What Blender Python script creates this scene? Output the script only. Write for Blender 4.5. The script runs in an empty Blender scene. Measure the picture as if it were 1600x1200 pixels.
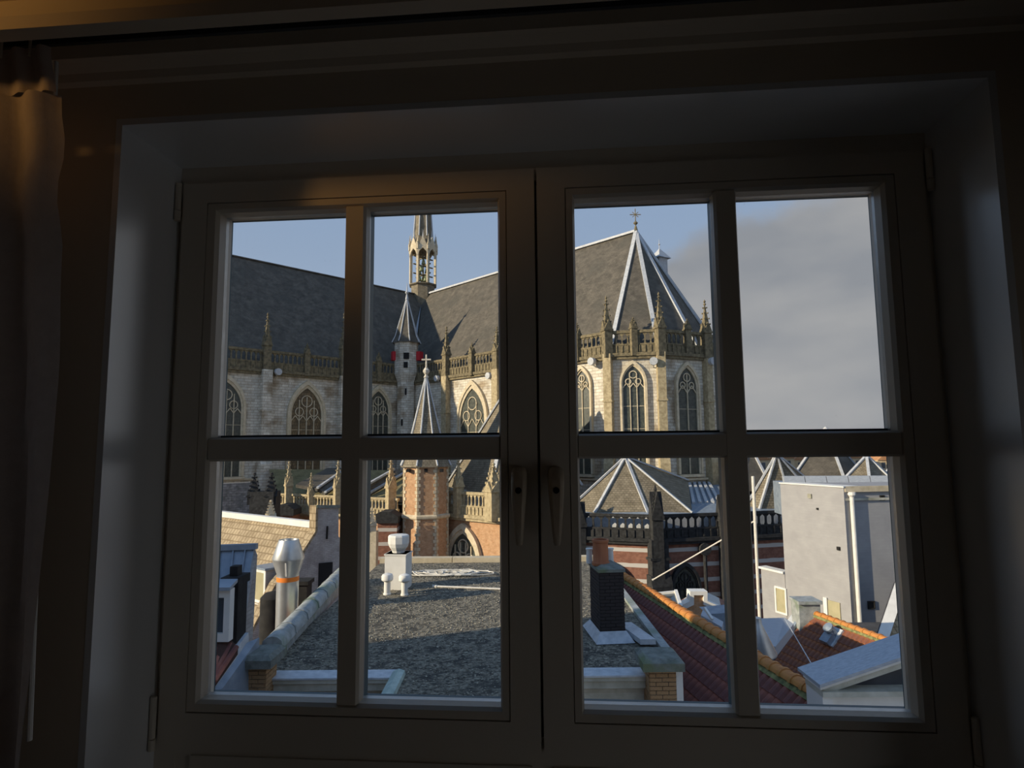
import bpy, bmesh, math, random
from mathutils import Vector, Matrix
random.seed(7)
PI = math.pi
S = bpy.context.scene
COL = S.collection

# ------------------------------------------------------------------ camera
F = 950.0
PITCH, ROLL, YAWR = math.radians(5.8857), math.radians(-0.5197), math.radians(-4.6685)
_fw = Vector((0, math.cos(PITCH), math.sin(PITCH)))
_up0 = Vector((0, -math.sin(PITCH), math.cos(PITCH)))
_rt = Vector((1, 0, 0)) * math.cos(ROLL) + _up0 * math.sin(ROLL)
_up = Vector((-1, 0, 0)) * math.sin(ROLL) + _up0 * math.cos(ROLL)
cam = bpy.data.cameras.new('camera')
cam.sensor_width = 36.0
cam.lens = F / 1600 * 36.0
cam.clip_start = 0.02
cam.clip_end = 2000
camo = bpy.data.objects.new('camera', cam)
COL.objects.link(camo)
camo.matrix_world = Matrix(((_rt.x, _up.x, -_fw.x, 0), (_rt.y, _up.y, -_fw.y, 0), (_rt.z, _up.z, -_fw.z, 0), (0, 0, 0, 1)))
S.camera = camo

# ------------------------------------------------------------------ view
S.view_settings.view_transform = 'Standard'
S.view_settings.look = 'None'
S.view_settings.gamma = 1.0
S.view_settings.exposure = 0.0
S.view_settings.use_curve_mapping = False
try:
    S.cycles.use_denoising = True
    S.cycles.max_bounces = 10
    S.cycles.transparent_max_bounces = 24
    S.cycles.caustics_reflective = False
    S.cycles.caustics_refractive = False
except Exception:
    pass

# ------------------------------------------------------------------ sky
world = bpy.data.worlds.new('sky')
S.world = world
world.use_nodes = True
nt = world.node_tree
nt.nodes.clear()
def wn(t, **kw):
    n = nt.nodes.new(t)
    for k, v in kw.items():
        setattr(n, k, v)
    return n
def ray(px, py):
    return _fw + _rt * ((px - 800) / F) - _up * ((py - 600) / F)
wo = wn('ShaderNodeOutputWorld'); wb = wn('ShaderNodeBackground')
tc = wn('ShaderNodeTexCoord')
sep = wn('ShaderNodeSeparateXYZ')
nt.links.new(tc.outputs['Generated'], sep.inputs[0])
ramp = wn('ShaderNodeValToRGB')
ramp.color_ramp.elements[0].position = 0.0
ramp.color_ramp.elements[0].color = (0.44, 0.51, 0.62, 1)
ramp.color_ramp.elements[1].position = 0.75
ramp.color_ramp.elements[1].color = (0.20, 0.33, 0.58, 1)
e = ramp.color_ramp.elements.new(0.30); e.color = (0.315, 0.405, 0.56, 1)
nt.links.new(sep.outputs['Z'], ramp.inputs[0])
noi = wn('ShaderNodeTexNoise'); noi.inputs['Scale'].default_value = 3.2; noi.inputs['Detail'].default_value = 9; noi.inputs['Roughness'].default_value = 0.58
nt.links.new(tc.outputs['Generated'], noi.inputs['Vector'])
noi2 = wn('ShaderNodeTexNoise'); noi2.inputs['Scale'].default_value = 4.0; noi2.inputs['Detail'].default_value = 7
mp = wn('ShaderNodeMapping'); mp.inputs['Scale'].default_value = (1, 1, 2.6)
nt.links.new(tc.outputs['Generated'], mp.inputs[0]); nt.links.new(mp.outputs[0], noi2.inputs['Vector'])
# the edge of the cloud bank runs through these two directions
cn = ray(1040, 400).normalized().cross(ray(1250, 318).normalized()).normalized()
if cn.dot(ray(1350, 520)) < 0:
    cn = -cn
dot = wn('ShaderNodeVectorMath', operation='DOT_PRODUCT'); dot.inputs[1].default_value = cn
nt.links.new(tc.outputs['Generated'], dot.inputs[0])
ma = wn('ShaderNodeMath', operation='MULTIPLY_ADD'); ma.inputs[1].default_value = 0.30; ma.inputs[2].default_value = -0.15
nt.links.new(noi.outputs['Fac'], ma.inputs[0])
ad = wn('ShaderNodeMath', operation='ADD')
nt.links.new(dot.outputs['Value'], ad.inputs[0]); nt.links.new(ma.outputs[0], ad.inputs[1])
mr = wn('ShaderNodeMapRange', interpolation_type='SMOOTHSTEP')
mr.inputs['From Min'].default_value = -0.045; mr.inputs['From Max'].default_value = 0.015
nt.links.new(ad.outputs[0], mr.inputs['Value'])
cr = wn('ShaderNodeValToRGB')
cr.color_ramp.elements[0].position = 0.36; cr.color_ramp.elements[0].color = (0.305, 0.315, 0.345, 1)
cr.color_ramp.elements[1].position = 0.66; cr.color_ramp.elements[1].color = (0.425, 0.415, 0.42, 1)
nt.links.new(noi2.outputs['Fac'], cr.inputs[0])
mx = wn('ShaderNodeMix', data_type='RGBA')
nt.links.new(mr.outputs[0], mx.inputs['Factor']); nt.links.new(ramp.outputs[0], mx.inputs['A']); nt.links.new(cr.outputs[0], mx.inputs['B'])
nt.links.new(mx.outputs['Result'], wb.inputs['Color'])
wb.inputs['Strength'].default_value = 1.0
nt.links.new(wb.outputs[0], wo.inputs[0])

# ------------------------------------------------------------------ sun (low, from the left and a little behind the viewer)
SUN_AZ, SUN_EL = math.radians(70), math.radians(18.5)
SUNV = Vector((-math.sin(SUN_AZ) * math.cos(SUN_EL), -math.cos(SUN_AZ) * math.cos(SUN_EL), math.sin(SUN_EL)))
sun = bpy.data.lights.new('sun', 'SUN')
sun.energy = 5.8
sun.angle = math.radians(0.6)
sun.color = (1.0, 0.84, 0.62)
suno = bpy.data.objects.new('sun', sun)
COL.objects.link(suno)
suno.rotation_euler = SUNV.to_track_quat('Z', 'Y').to_euler()
suno.location = SUNV * 60

# ------------------------------------------------------------------ helpers
def at(px, py, d):
    v = ray(px, py); return v * (d / v.y)
def atz(px, py, z):
    v = ray(px, py); return v * (z / v.z)
def hit(px, py, p0, n):
    v = ray(px, py); return v * (p0.dot(n) / v.dot(n))
def V(*a): return Vector(a)

T0 = Vector((0.04928, 1.15279, -0.49534))
MR = Matrix.Translation(T0) @ Matrix.Rotation(YAWR, 4, 'Z')     # room frame: y = 0 is the inner face of the sashes
I4 = Matrix.Identity(4)
WM = {}

class MB:
    def __init__(s, M=None):
        s.v = []; s.f = []; s.m = []; s.M = M or I4
    def pts(s, ps):
        i = len(s.v); s.v += [s.M @ Vector(p) for p in ps]; return i
    def face(s, ps, m=0):
        i = s.pts(ps); s.f.append(list(range(i, i + len(ps)))); s.m.append(m); return s
    def raw(s, ps, fs, m=0):
        i = s.pts(ps)
        for f in fs:
            s.f.append([i + k for k in f]); s.m.append(m)
        return s
    def box(s, x0, x1, y0, y1, z0, z1, m=0):
        return s.raw([(x0,y0,z0),(x1,y0,z0),(x1,y1,z0),(x0,y1,z0),(x0,y0,z1),(x1,y0,z1),(x1,y1,z1),(x0,y1,z1)],
                     [(0,3,2,1),(4,5,6,7),(0,1,5,4),(1,2,6,5),(2,3,7,6),(3,0,4,7)], m)
    def bar(s, a, b, w, h, up=(0,0,1), m=0):
        """box beam from a to b, w wide, h high, centred on the line"""
        a, b, up = Vector(a), Vector(b), Vector(up)
        d = (b - a).normalized(); r = d.cross(up)
        if r.length < 1e-5: r = d.cross(Vector((1,0,0)))
        r.normalize(); u = r.cross(d)
        r *= w / 2; u *= h / 2
        return s.raw([a-r-u, a+r-u, a+r+u, a-r+u, b-r-u, b+r-u, b+r+u, b-r+u],
                     [(0,3,2,1),(4,5,6,7),(0,1,5,4),(1,2,6,5),(2,3,7,6),(3,0,4,7)], m)
    def prism(s, ps, vec, m=0):
        n = len(ps); vec = Vector(vec); ps = [Vector(p) for p in ps]
        fs = [tuple(range(n))[::-1], tuple(range(n, 2*n))] + [(i, (i+1) % n, n + (i+1) % n, n + i) for i in range(n)]
        return s.raw(ps + [p + vec for p in ps], fs, m)
    def tube(s, a, b, r0, r1=None, n=10, m=0, cap=True):
        r1 = r0 if r1 is None else r1
        a, b = Vector(a), Vector(b); d = (b - a).normalized()
        x = d.cross(Vector((0,0,1)))
        if x.length < 1e-4: x = Vector((1,0,0))
        x.normalize(); y = d.cross(x)
        P = []
        for c, r in ((a, r0), (b, r1)):
            for k in range(n):
                t = 2*PI*k/n
                P.append(c + x*(r*math.cos(t)) + y*(r*math.sin(t)))
        fs = [(k, (k+1) % n, n + (k+1) % n, n + k) for k in range(n)]
        if cap: fs += [tuple(range(n))[::-1], tuple(range(n, 2*n))]
        return s.raw(P, fs, m)
    def path(s, ps, r, n=6, m=0):
        for a, b in zip(ps[:-1], ps[1:]): s.tube(a, b, r, r, n, m)
        return s
    def lathe(s, c, prof, n=16, rot=0.0, m=0):
        c = Vector(c); P = []
        for r, z in prof:
            for k in range(n):
                t = rot + 2*PI*k/n
                P.append(c + Vector((r*math.cos(t), r*math.sin(t), z)))
        fs = []
        for j in range(len(prof)-1):
            for k in range(n):
                fs.append((j*n+k, j*n+(k+1) % n, (j+1)*n+(k+1) % n, (j+1)*n+k))
        fs += [tuple(range(n))[::-1], tuple((len(prof)-1)*n + k for k in range(n))]
        return s.raw(P, fs, m)
    def mesh(s, name, mats, smooth=False, merge=False):
        me = bpy.data.meshes.new(name)
        me.from_pydata([tuple(v) for v in s.v], [], s.f)
        for mt in mats: me.materials.append(mt)
        for p, m in zip(me.polygons, s.m): p.material_index = m
        bm = bmesh.new(); bm.from_mesh(me)
        if merge: bmesh.ops.remove_doubles(bm, verts=bm.verts, dist=1e-5)
        bmesh.ops.recalc_face_normals(bm, faces=bm.faces)
        uv = bm.loops.layers.uv.new('metres')
        for f in bm.faces:
            n = f.normal
            t = Vector((-n.y, n.x, 0)) if abs(n.z) < 0.999 else Vector((1, 0, 0))
            if t.length < 1e-6: t = Vector((1, 0, 0))
            t.normalize()
            b = n.cross(t)
            if b.z < 0: b = -b
            for l in f.loops:
                l[uv].uv = (l.vert.co.dot(t), l.vert.co.dot(b))
            f.smooth = smooth
        bm.to_mesh(me); bm.free()
        if smooth:
            try: me.set_sharp_from_angle(angle=math.radians(40))
            except Exception: pass
        return me
    def build(s, name, mats, parent=None, smooth=False, merge=False, **tags):
        if not isinstance(mats, (list, tuple)): mats = [mats]
        return put(name, s.mesh(name, mats, smooth, merge), parent, I4, **tags)

def put(name, me, parent=None, M=I4, label=None, cat=None, group=None, kind=None):
    o = bpy.data.objects.new(name, me)
    COL.objects.link(o)
    if parent is not None:
        o.parent = parent
        o.matrix_parent_inverse = WM[parent.name].inverted()
    o.matrix_basis = M
    WM[o.name] = M.copy()
    if label: o['label'] = label
    if cat: o['category'] = cat
    if group: o['group'] = group
    if kind: o['kind'] = kind
    return o

def thing(name, loc, label=None, cat=None, group=None, kind=None):
    return put(name, None, None, Matrix.Translation(Vector(loc)), label, cat, group, kind)

# ------------------------------------------------------------------ materials
def mat(name, c1, c2=None, scale=6.0, rough=0.8, metal=0.0, bump=0.0, coord='Object', detail=6, brick=None, bands=None, noise_mid=(0.35, 0.65), c3=None, stretch=None, spec=0.3):
    """procedural paint: noise between c1 and c2; brick=(w,h,mortar size,mortar colour) lays courses over it; bands=(period,share,colour) lays stone bands"""
    m = bpy.data.materials.new(name); m.use_nodes = True
    t = m.node_tree; N = t.nodes; L = t.links
    b = N['Principled BSDF']
    b.inputs['Roughness'].default_value = rough
    b.inputs['Metallic'].default_value = metal
    b.inputs['Specular IOR Level'].default_value = spec
    tcn = N.new('ShaderNodeTexCoord')
    vec = tcn.outputs['UV'] if (brick or coord == 'UV') else tcn.outputs[coord]
    nvec = tcn.outputs['UV'] if coord == 'UV' else tcn.outputs['Object']
    if stretch:
        mpn = N.new('ShaderNodeMapping'); mpn.inputs['Scale'].default_value = stretch
        L.new(nvec, mpn.inputs[0]); nvec = mpn.outputs[0]
    c2 = c2 or c1
    no = N.new('ShaderNodeTexNoise'); no.inputs['Scale'].default_value = scale; no.inputs['Detail'].default_value = detail; no.inputs['Roughness'].default_value = 0.65
    L.new(nvec, no.inputs['Vector'])
    rp = N.new('ShaderNodeValToRGB')
    rp.color_ramp.elements[0].position = noise_mid[0]; rp.color_ramp.elements[0].color = (*c1, 1)
    rp.color_ramp.elements[1].position = noise_mid[1]; rp.color_ramp.elements[1].color = (*c2, 1)
    L.new(no.outputs['Fac'], rp.inputs[0])
    col = rp.outputs[0]; hgt = no.outputs['Fac']
    if c3:
        n3 = N.new('ShaderNodeTexNoise'); n3.inputs['Scale'].default_value = scale * 0.23; n3.inputs['Detail'].default_value = 5
        L.new(nvec, n3.inputs['Vector'])
        r3 = N.new('ShaderNodeMapRange'); r3.inputs['From Min'].default_value = 0.52; r3.inputs['From Max'].default_value = 0.66
        L.new(n3.outputs['Fac'], r3.inputs['Value'])
        x3 = N.new('ShaderNodeMix'); x3.data_type = 'RGBA'
        L.new(r3.outputs[0], x3.inputs['Factor']); L.new(col, x3.inputs['A']); x3.inputs['B'].default_value = (*c3, 1)
        col = x3.outputs['Result']
    if brick:
        w, h, ms, mc, dark = brick
        br = N.new('ShaderNodeTexBrick')
        br.inputs['Scale'].default_value = 1.0
        br.inputs['Brick Width'].default_value = w; br.inputs['Row Height'].default_value = h
        br.inputs['Mortar Size'].default_value = ms; br.inputs['Mortar Smooth'].default_value = 0.1
        br.inputs['Color1'].default_value = (1, 1, 1, 1); br.inputs['Color2'].default_value = (dark, dark, dark, 1)
        br.inputs['Mortar'].default_value = (*mc, 1)
        L.new(vec, br.inputs['Vector'])
        mm = N.new('ShaderNodeMix'); mm.data_type = 'RGBA'; mm.blend_type = 'MULTIPLY'; mm.inputs['Factor'].default_value = 1.0
        L.new(col, mm.inputs['A']); L.new(br.outputs['Color'], mm.inputs['B'])
        col = mm.outputs['Result']
    if bands:
        per, share, bc, wob = bands
        sp = N.new('ShaderNodeSeparateXYZ'); L.new(tcn.outputs['Object'], sp.inputs[0])
        md = N.new('ShaderNodeMath'); md.operation = 'FLOORED_MODULO'; md.inputs[1].default_value = per
        L.new(sp.outputs['Z'], md.inputs[0])
        nb = N.new('ShaderNodeTexNoise'); nb.inputs['Scale'].default_value = 0.9
        L.new(tcn.outputs['Object'], nb.inputs['Vector'])
        a1 = N.new('ShaderNodeMath'); a1.operation = 'MULTIPLY_ADD'; a1.inputs[1].default_value = wob; a1.inputs[2].default_value = share * per - wob * 0.5
        L.new(nb.outputs['Fac'], a1.inputs[0])
        lt = N.new('ShaderNodeMath'); lt.operation = 'LESS_THAN'
        L.new(md.outputs[0], lt.inputs[0]); L.new(a1.outputs[0], lt.inputs[1])
        x4 = N.new('ShaderNodeMix'); x4.data_type = 'RGBA'
        L.new(lt.outputs[0], x4.inputs['Factor']); L.new(col, x4.inputs['A']); x4.inputs['B'].default_value = (*bc, 1)
        col = x4.outputs['Result']
    L.new(col, b.inputs['Base Color'])
    if bump:
        bp = N.new('ShaderNodeBump'); bp.inputs['Strength'].default_value = bump; bp.inputs['Distance'].default_value = 0.05
        L.new(hgt, bp.inputs['Height']); L.new(bp.outputs[0], b.inputs['Normal'])
    return m

M = {}
# church
M['stone'] = mat('pale_limestone', (0.60,0.55,0.45), (0.82,0.77,0.66), 1.6, 0.9, brick=(0.9,0.36,0.03,(0.55,0.5,0.45),0.72), c3=(0.40,0.32,0.22))
M['stone_plain'] = mat('dressed_sandstone', (0.50,0.42,0.28), (0.68,0.58,0.42), 2.2, 0.9, bump=0.2)
M['stone_grey'] = mat('grey_rubble_stone', (0.20,0.20,0.19), (0.38,0.37,0.36), 2.5, 0.95, brick=(0.5,0.25,0.03,(0.6,0.6,0.6),0.6), bump=0.3)
M['weathered'] = mat('blackened_sandstone', (0.10,0.085,0.055), (0.27,0.22,0.13), 3.0, 0.95, bump=0.3)
M['tanstone'] = mat('tan_sandstone', (0.30,0.24,0.14), (0.52,0.43,0.27), 3.0, 0.95, bump=0.2)
M['darkstone'] = mat('dark_shaded_stone', (0.018,0.018,0.018), (0.05,0.05,0.05), 4.0, 0.95, bump=0.3)  # shade on ambulatory gallery, twin buttress and recess is put into this black
M['slate'] = mat('church_slate', (0.095,0.084,0.066), (0.172,0.15,0.118), 0.9, 0.75, brick=(0.34,0.22,0.02,(0.55,0.55,0.55),0.72), c3=(0.11,0.10,0.08))
M['slate_olive'] = mat('lit_olive_slate', (0.20,0.17,0.08), (0.33,0.28,0.14), 1.2, 0.85, brick=(0.34,0.22,0.02,(0.5,0.5,0.5),0.75))  # olive carries the sunlit tone of the lean-to slope in its colour
M['slate_tan'] = mat('chapel_slate', (0.20,0.165,0.11), (0.32,0.27,0.19), 1.4, 0.8, brick=(0.34,0.24,0.025,(0.45,0.45,0.45),0.72))
M['lead'] = mat('pale_lead', (0.40,0.415,0.43), (0.56,0.57,0.58), 3.0, 0.55, bump=0.05)
M['brick_o'] = mat('orange_brick', (0.50,0.28,0.15), (0.66,0.42,0.25), 2.5, 0.9, brick=(0.23,0.075,0.012,(0.75,0.72,0.66),0.75))
M['brick_b'] = mat('brick_with_stone_bands', (0.22,0.10,0.07), (0.34,0.17,0.12), 3.0, 0.9, brick=(0.23,0.075,0.012,(0.8,0.75,0.7),0.7), bands=(1.35,0.26,(0.52,0.49,0.45),0.12))
M['glassdark'] = mat('leaded_glass', (0.05,0.06,0.055), (0.13,0.14,0.11), 3.0, 0.35, brick=(0.16,0.2,0.02,(0.4,0.4,0.4),0.6), spec=0.5)
M['glassboard'] = mat('boarded_leaded_glass', (0.13,0.10,0.065), (0.30,0.21,0.11), 1.3, 0.4, brick=(0.3,0.45,0.03,(0.3,0.3,0.3),0.55))
M['redshutter'] = mat('red_shutter', (0.42,0.02,0.03), (0.5,0.03,0.04), 5, 0.7)
M['verdigris'] = mat('green_bronze', (0.12,0.17,0.11), (0.35,0.36,0.18), 2.0, 0.6)
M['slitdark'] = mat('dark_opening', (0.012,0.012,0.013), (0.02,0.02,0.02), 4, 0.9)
# houses
M['gravel'] = mat('roof_gravel', (0.05,0.046,0.038), (0.36,0.32,0.24), 14.0, 0.95, bump=1.0, noise_mid=(0.38,0.64), c3=(0.07,0.065,0.055))
M['pebble'] = mat('pebbles', (0.07,0.065,0.05), (0.52,0.47,0.36), 9.0, 0.9)
M['coping'] = mat('lead_grey_coping', (0.24,0.26,0.25), (0.42,0.44,0.43), 5.0, 0.7, c3=(0.20,0.25,0.18))
M['capstone'] = mat('mossy_capstone', (0.13,0.14,0.12), (0.25,0.26,0.23), 7.0, 0.95, bump=0.5, c3=(0.16,0.19,0.10))
M['cornice'] = mat('weathered_cream_woodwork', (0.42,0.40,0.32), (0.58,0.56,0.47), 4.0, 0.7, c3=(0.30,0.29,0.22))
M['verdilead'] = mat('green_stained_lead', (0.30,0.38,0.33), (0.50,0.58,0.51), 5.0, 0.7)
M['brick_y'] = mat('yellow_brown_brick', (0.30,0.17,0.08), (0.48,0.30,0.15), 11.0, 0.9, bump=0.3)
M['brick_k'] = mat('sooted_brick', (0.028,0.024,0.024), (0.065,0.05,0.045), 12.0, 0.9, bump=0.3)
M['mortar'] = mat('old_mortar', (0.10,0.095,0.085), (0.17,0.16,0.14), 10.0, 0.95)
M['mortar_k'] = mat('sooted_mortar', (0.03,0.03,0.032), (0.05,0.05,0.05), 10.0, 0.95)
M['flash'] = mat('lead_flashing', (0.42,0.45,0.48), (0.62,0.64,0.66), 6.0, 0.5, bump=0.1)
M['terracotta'] = mat('terracotta', (0.28,0.09,0.04), (0.42,0.16,0.07), 5.0, 0.7, stretch=(1,1,0.2))
M['tile'] = mat('red_clay_tile', (0.24,0.065,0.045), (0.40,0.14,0.09), 6.0, 0.6, c3=(0.16,0.06,0.05))
M['tile_o'] = mat('orange_clay_tile', (0.44,0.15,0.04), (0.64,0.27,0.07), 7.0, 0.6, c3=(0.40,0.20,0.05))
M['tile_m'] = mat('weathered_orange_tile', (0.26,0.075,0.035), (0.46,0.17,0.06), 7.0, 0.6, c3=(0.20,0.08,0.05))
M['underlay'] = mat('roof_battens', (0.05,0.025,0.02), (0.08,0.04,0.03), 5.0, 0.9)
M['moss'] = mat('mossy_mortar', (0.10,0.11,0.05), (0.36,0.34,0.13), 8.0, 0.95)
M['galv'] = mat('galvanised_steel', (0.55,0.56,0.56), (0.68,0.69,0.68), 3.0, 0.34, metal=0.75, spec=0.5)
M['orange'] = mat('orange_band_paint', (0.85,0.22,0.03), (0.9,0.27,0.04), 3.0, 0.5)
M['tanroof'] = mat('weathered_tan_tiles', (0.34,0.26,0.16), (0.50,0.40,0.26), 2.5, 0.9, brick=(0.24,0.30,0.03,(0.55,0.52,0.48),0.8))
M['greybrick'] = mat('grey_painted_brick', (0.36,0.33,0.31), (0.52,0.49,0.46), 2.0, 0.9, brick=(0.23,0.075,0.012,(0.75,0.75,0.75),0.82), bump=0.1)
M['white'] = mat('white_paint', (0.68,0.66,0.61), (0.80,0.78,0.73), 2.0, 0.7)
M['whitewall'] = mat('cream_render', (0.32,0.315,0.32), (0.37,0.365,0.365), 1.2, 0.85, brick=(0.4,0.14,0.01,(0.92,0.92,0.92),0.95))
M['zinc'] = mat('blue_grey_zinc', (0.20,0.25,0.31), (0.31,0.36,0.42), 3.0, 0.45, metal=0.2, bump=0.05)
M['zincpale'] = mat('pale_zinc', (0.33,0.36,0.40), (0.47,0.50,0.54), 5.0, 0.5, metal=0.15, stretch=(1,6,6))
M['black'] = mat('black_soot', (0.012,0.012,0.012), (0.03,0.028,0.026), 6.0, 0.9)
M['paneblue'] = mat('house_window_glass', (0.03,0.045,0.06), (0.06,0.08,0.10), 1.0, 0.08, spec=0.6)
M['paneyellow'] = mat('blind_behind_glass', (0.36,0.33,0.20), (0.45,0.40,0.25), 2.0, 0.4)
M['dark'] = mat('dark_wall', (0.05,0.05,0.055), (0.09,0.09,0.095), 2.0, 0.9)
M['hose'] = mat('white_hose', (0.60,0.57,0.50), (0.74,0.71,0.65), 8.0, 0.7)
M['distantwall'] = mat('distant_ochre_wall', (0.58,0.42,0.24), (0.76,0.60,0.38), 0.4, 0.9)
M['distantroof'] = mat('distant_orange_roof', (0.42,0.20,0.09), (0.56,0.30,0.15), 0.5, 0.9)
M['ground'] = mat('street_brick', (0.12,0.10,0.09), (0.2,0.17,0.15), 0.6, 0.9)
# room
M['paint'] = mat('taupe_wall_paint', (0.66,0.56,0.43), (0.69,0.59,0.46), 1.5, 0.85)
M['reveal'] = mat('light_grey_reveal_paint', (0.84,0.85,0.85), (0.87,0.88,0.88), 1.5, 0.25, spec=1.0)
M['reveal'].node_tree.nodes['Principled BSDF'].inputs['Coat Weight'].default_value = 1.0
M['reveal'].node_tree.nodes['Principled BSDF'].inputs['Coat Roughness'].default_value = 0.30
M['reveal'].node_tree.nodes['Principled BSDF'].inputs['Coat IOR'].default_value = 1.7
M['frame'] = mat('cream_window_paint', (0.70,0.63,0.52), (0.73,0.66,0.55), 3.0, 0.4, spec=0.5)
M['teal'] = mat('teal_outside_paint', (0.035,0.085,0.105), (0.045,0.10,0.12), 3.0, 0.4)
M['seal'] = mat('black_rubber_seal', (0.01,0.01,0.01), (0.015,0.015,0.015), 3.0, 0.6)
M['spacer'] = mat('aluminium_spacer', (0.45,0.45,0.44), (0.55,0.55,0.54), 20.0, 0.35, metal=0.8)
M['steel'] = mat('champagne_metal', (0.62,0.52,0.38), (0.66,0.56,0.42), 30.0, 0.35, metal=0.25)
M['floor'] = mat('grey_carpet', (0.46,0.45,0.43), (0.52,0.51,0.48), 20.0, 0.95)
M['ceil'] = mat('ceiling_paint', (0.56,0.55,0.52), (0.59,0.58,0.55), 2.0, 0.9)
M['pelmet'] = mat('cream_pelmet_paint', (0.55,0.46,0.34), (0.60,0.50,0.38), 2.0, 0.6)
M['track'] = mat('dark_track', (0.05,0.05,0.05), (0.07,0.07,0.07), 2.0, 0.5)

def mat_fabric():
    m = mat('gathered_curtain_fabric', (0.50,0.42,0.37), (0.58,0.50,0.45), 60.0, 0.9, bump=0.1)
    t = m.node_tree; N = t.nodes; L = t.links
    b = N['Principled BSDF']; out = [n for n in N if n.type == 'OUTPUT_MATERIAL'][0]
    tr = N.new('ShaderNodeBsdfTranslucent'); tr.inputs['Color'].default_value = (0.55,0.48,0.44,1)
    ms = N.new('ShaderNodeMixShader'); ms.inputs[0].default_value = 0.35
    L.new(b.outputs[0], ms.inputs[1]); L.new(tr.outputs[0], ms.inputs[2]); L.new(ms.outputs[0], out.inputs[0])
    return m
M['fabric'] = mat_fabric()
def mat_glass():
    m = bpy.data.materials.new('window_glass'); m.use_nodes = True
    t = m.node_tree; N = t.nodes; L = t.links; N.clear()
    out = N.new('ShaderNodeOutputMaterial')
    tr = N.new('ShaderNodeBsdfTransparent'); tr.inputs[0].default_value = (0.985,0.992,0.992,1)
    gl = N.new('ShaderNodeBsdfGlossy'); gl.inputs['Roughness'].default_value = 0.0
    fr = N.new('ShaderNodeFresnel'); fr.inputs['IOR'].default_value = 1.25
    ms = N.new('ShaderNodeMixShader')
    L.new(fr.outputs[0], ms.inputs[0]); L.new(tr.outputs[0], ms.inputs[1]); L.new(gl.outputs[0], ms.inputs[2])
    # sparse dust specks
    tcn = N.new('ShaderNodeTexCoord'); vo = N.new('ShaderNodeTexVoronoi'); vo.inputs['Scale'].default_value = 26
    L.new(tcn.outputs['Object'], vo.inputs['Vector'])
    lt = N.new('ShaderNodeMath'); lt.operation = 'LESS_THAN'; lt.inputs[1].default_value = 0.022
    L.new(vo.outputs['Distance'], lt.inputs[0])
    mu = N.new('ShaderNodeMath'); mu.operation = 'MULTIPLY'; mu.inputs[1].default_value = 0.3
    L.new(lt.outputs[0], mu.inputs[0])
    df = N.new('ShaderNodeBsdfDiffuse'); df.inputs[0].default_value = (0.7,0.7,0.68,1)
    m2 = N.new('ShaderNodeMixShader')
    L.new(mu.outputs[0], m2.inputs[0]); L.new(ms.outputs[0], m2.inputs[1]); L.new(df.outputs[0], m2.inputs[2])
    L.new(m2.outputs[0], out.inputs[0])
    return m
M['glass'] = mat_glass()
def mat_glow(name, c, s):
    m = bpy.data.materials.new(name); m.use_nodes = True
    b = m.node_tree.nodes['Principled BSDF']
    b.inputs['Emission Color'].default_value = (*c, 1); b.inputs['Emission Strength'].default_value = s
    return m
M['bulb'] = mat_glow('warm_bulb', (1.0,0.5,0.15), 4.0)
# ================================================================== THE ROOM (built in the room frame MR)
def rb(): return MB(MR)
def rhit(px, py, y):
    """room-frame point on the plane y = const"""
    n = MR.to_3x3() @ Vector((0,1,0)); p0 = MR @ Vector((0,y,0))
    return MR.inverted() @ hit(px, py, p0, n)
RX0, RX1, RY0, RYW, RZ0, RZ1 = -1.6, 1.55, -3.6, -0.163, -1.1, 1.42
OX, OZ0, OZ1 = 0.742, -0.72, 1.083
b = rb()
b.box(RX0-.1, -OX-.012, RYW, .14, RZ0-.1, RZ1+.1); b.box(OX+.012, RX1+.1, RYW, .14, RZ0-.1, RZ1+.1)
b.box(-OX-.012, OX+.012, RYW, .14, OZ1+.012, RZ1+.1); b.box(-OX-.012, OX+.012, RYW, .14, RZ0-.1, OZ0-.012)
b.build('wall_window', M['paint'], kind='structure')
rb().box(RX0-.1, RX1+.1, RY0-.1, RYW, RZ0-.1, RZ0).build('floor', M['floor'], kind='structure')
rb().box(RX0-.1, RX1+.1, RY0-.1, RYW, RZ1, RZ1+.1).build('ceiling', M['ceil'], kind='structure')
rb().box(RX0-.1, RX0, RY0, RYW, RZ0, RZ1).build('wall_left', M['paint'], kind='structure')
WY0, WY1, WZ0, WZ1 = -1.40, -.28, -1.0, .34       # unseen side-wall window, added to brighten room and recess
b = rb(); b.box(RX1,RX1+.1,RY0,WY0,RZ0,RZ1); b.box(RX1,RX1+.1,WY1,RYW,RZ0,RZ1); b.box(RX1,RX1+.1,WY0,WY1,RZ0,WZ0); b.box(RX1,RX1+.1,WY0,WY1,WZ1,RZ1)
b.build('wall_right', M['paint'], kind='structure')
w2 = put('fill_window', None, None, MR @ Matrix.Translation((RX1+.05,(WY0+WY1)/2,WZ0)), kind='structure')
b = rb(); b.box(RX1+.02,RX1+.08,WY0,WY0+.05,WZ0,WZ1); b.box(RX1+.02,RX1+.08,WY1-.05,WY1,WZ0,WZ1); b.box(RX1+.02,RX1+.08,WY0+.05,WY1-.05,WZ0,WZ0+.05); b.box(RX1+.02,RX1+.08,WY0+.05,WY1-.05,WZ1-.05,WZ1); b.box(RX1+.03,RX1+.07,(WY0+WY1)/2-.02,(WY0+WY1)/2+.02,WZ0+.05,WZ1-.05)
b.build('window_frame', M['frame'], w2)
for y0,y1 in ((WY0+.05,(WY0+WY1)/2-.02),((WY0+WY1)/2+.02,WY1-.05)):
    rb().box(RX1+.048,RX1+.052,y0,y1,WZ0+.05,WZ1-.05).build('glass_pane', M['glass'], w2)
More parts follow.
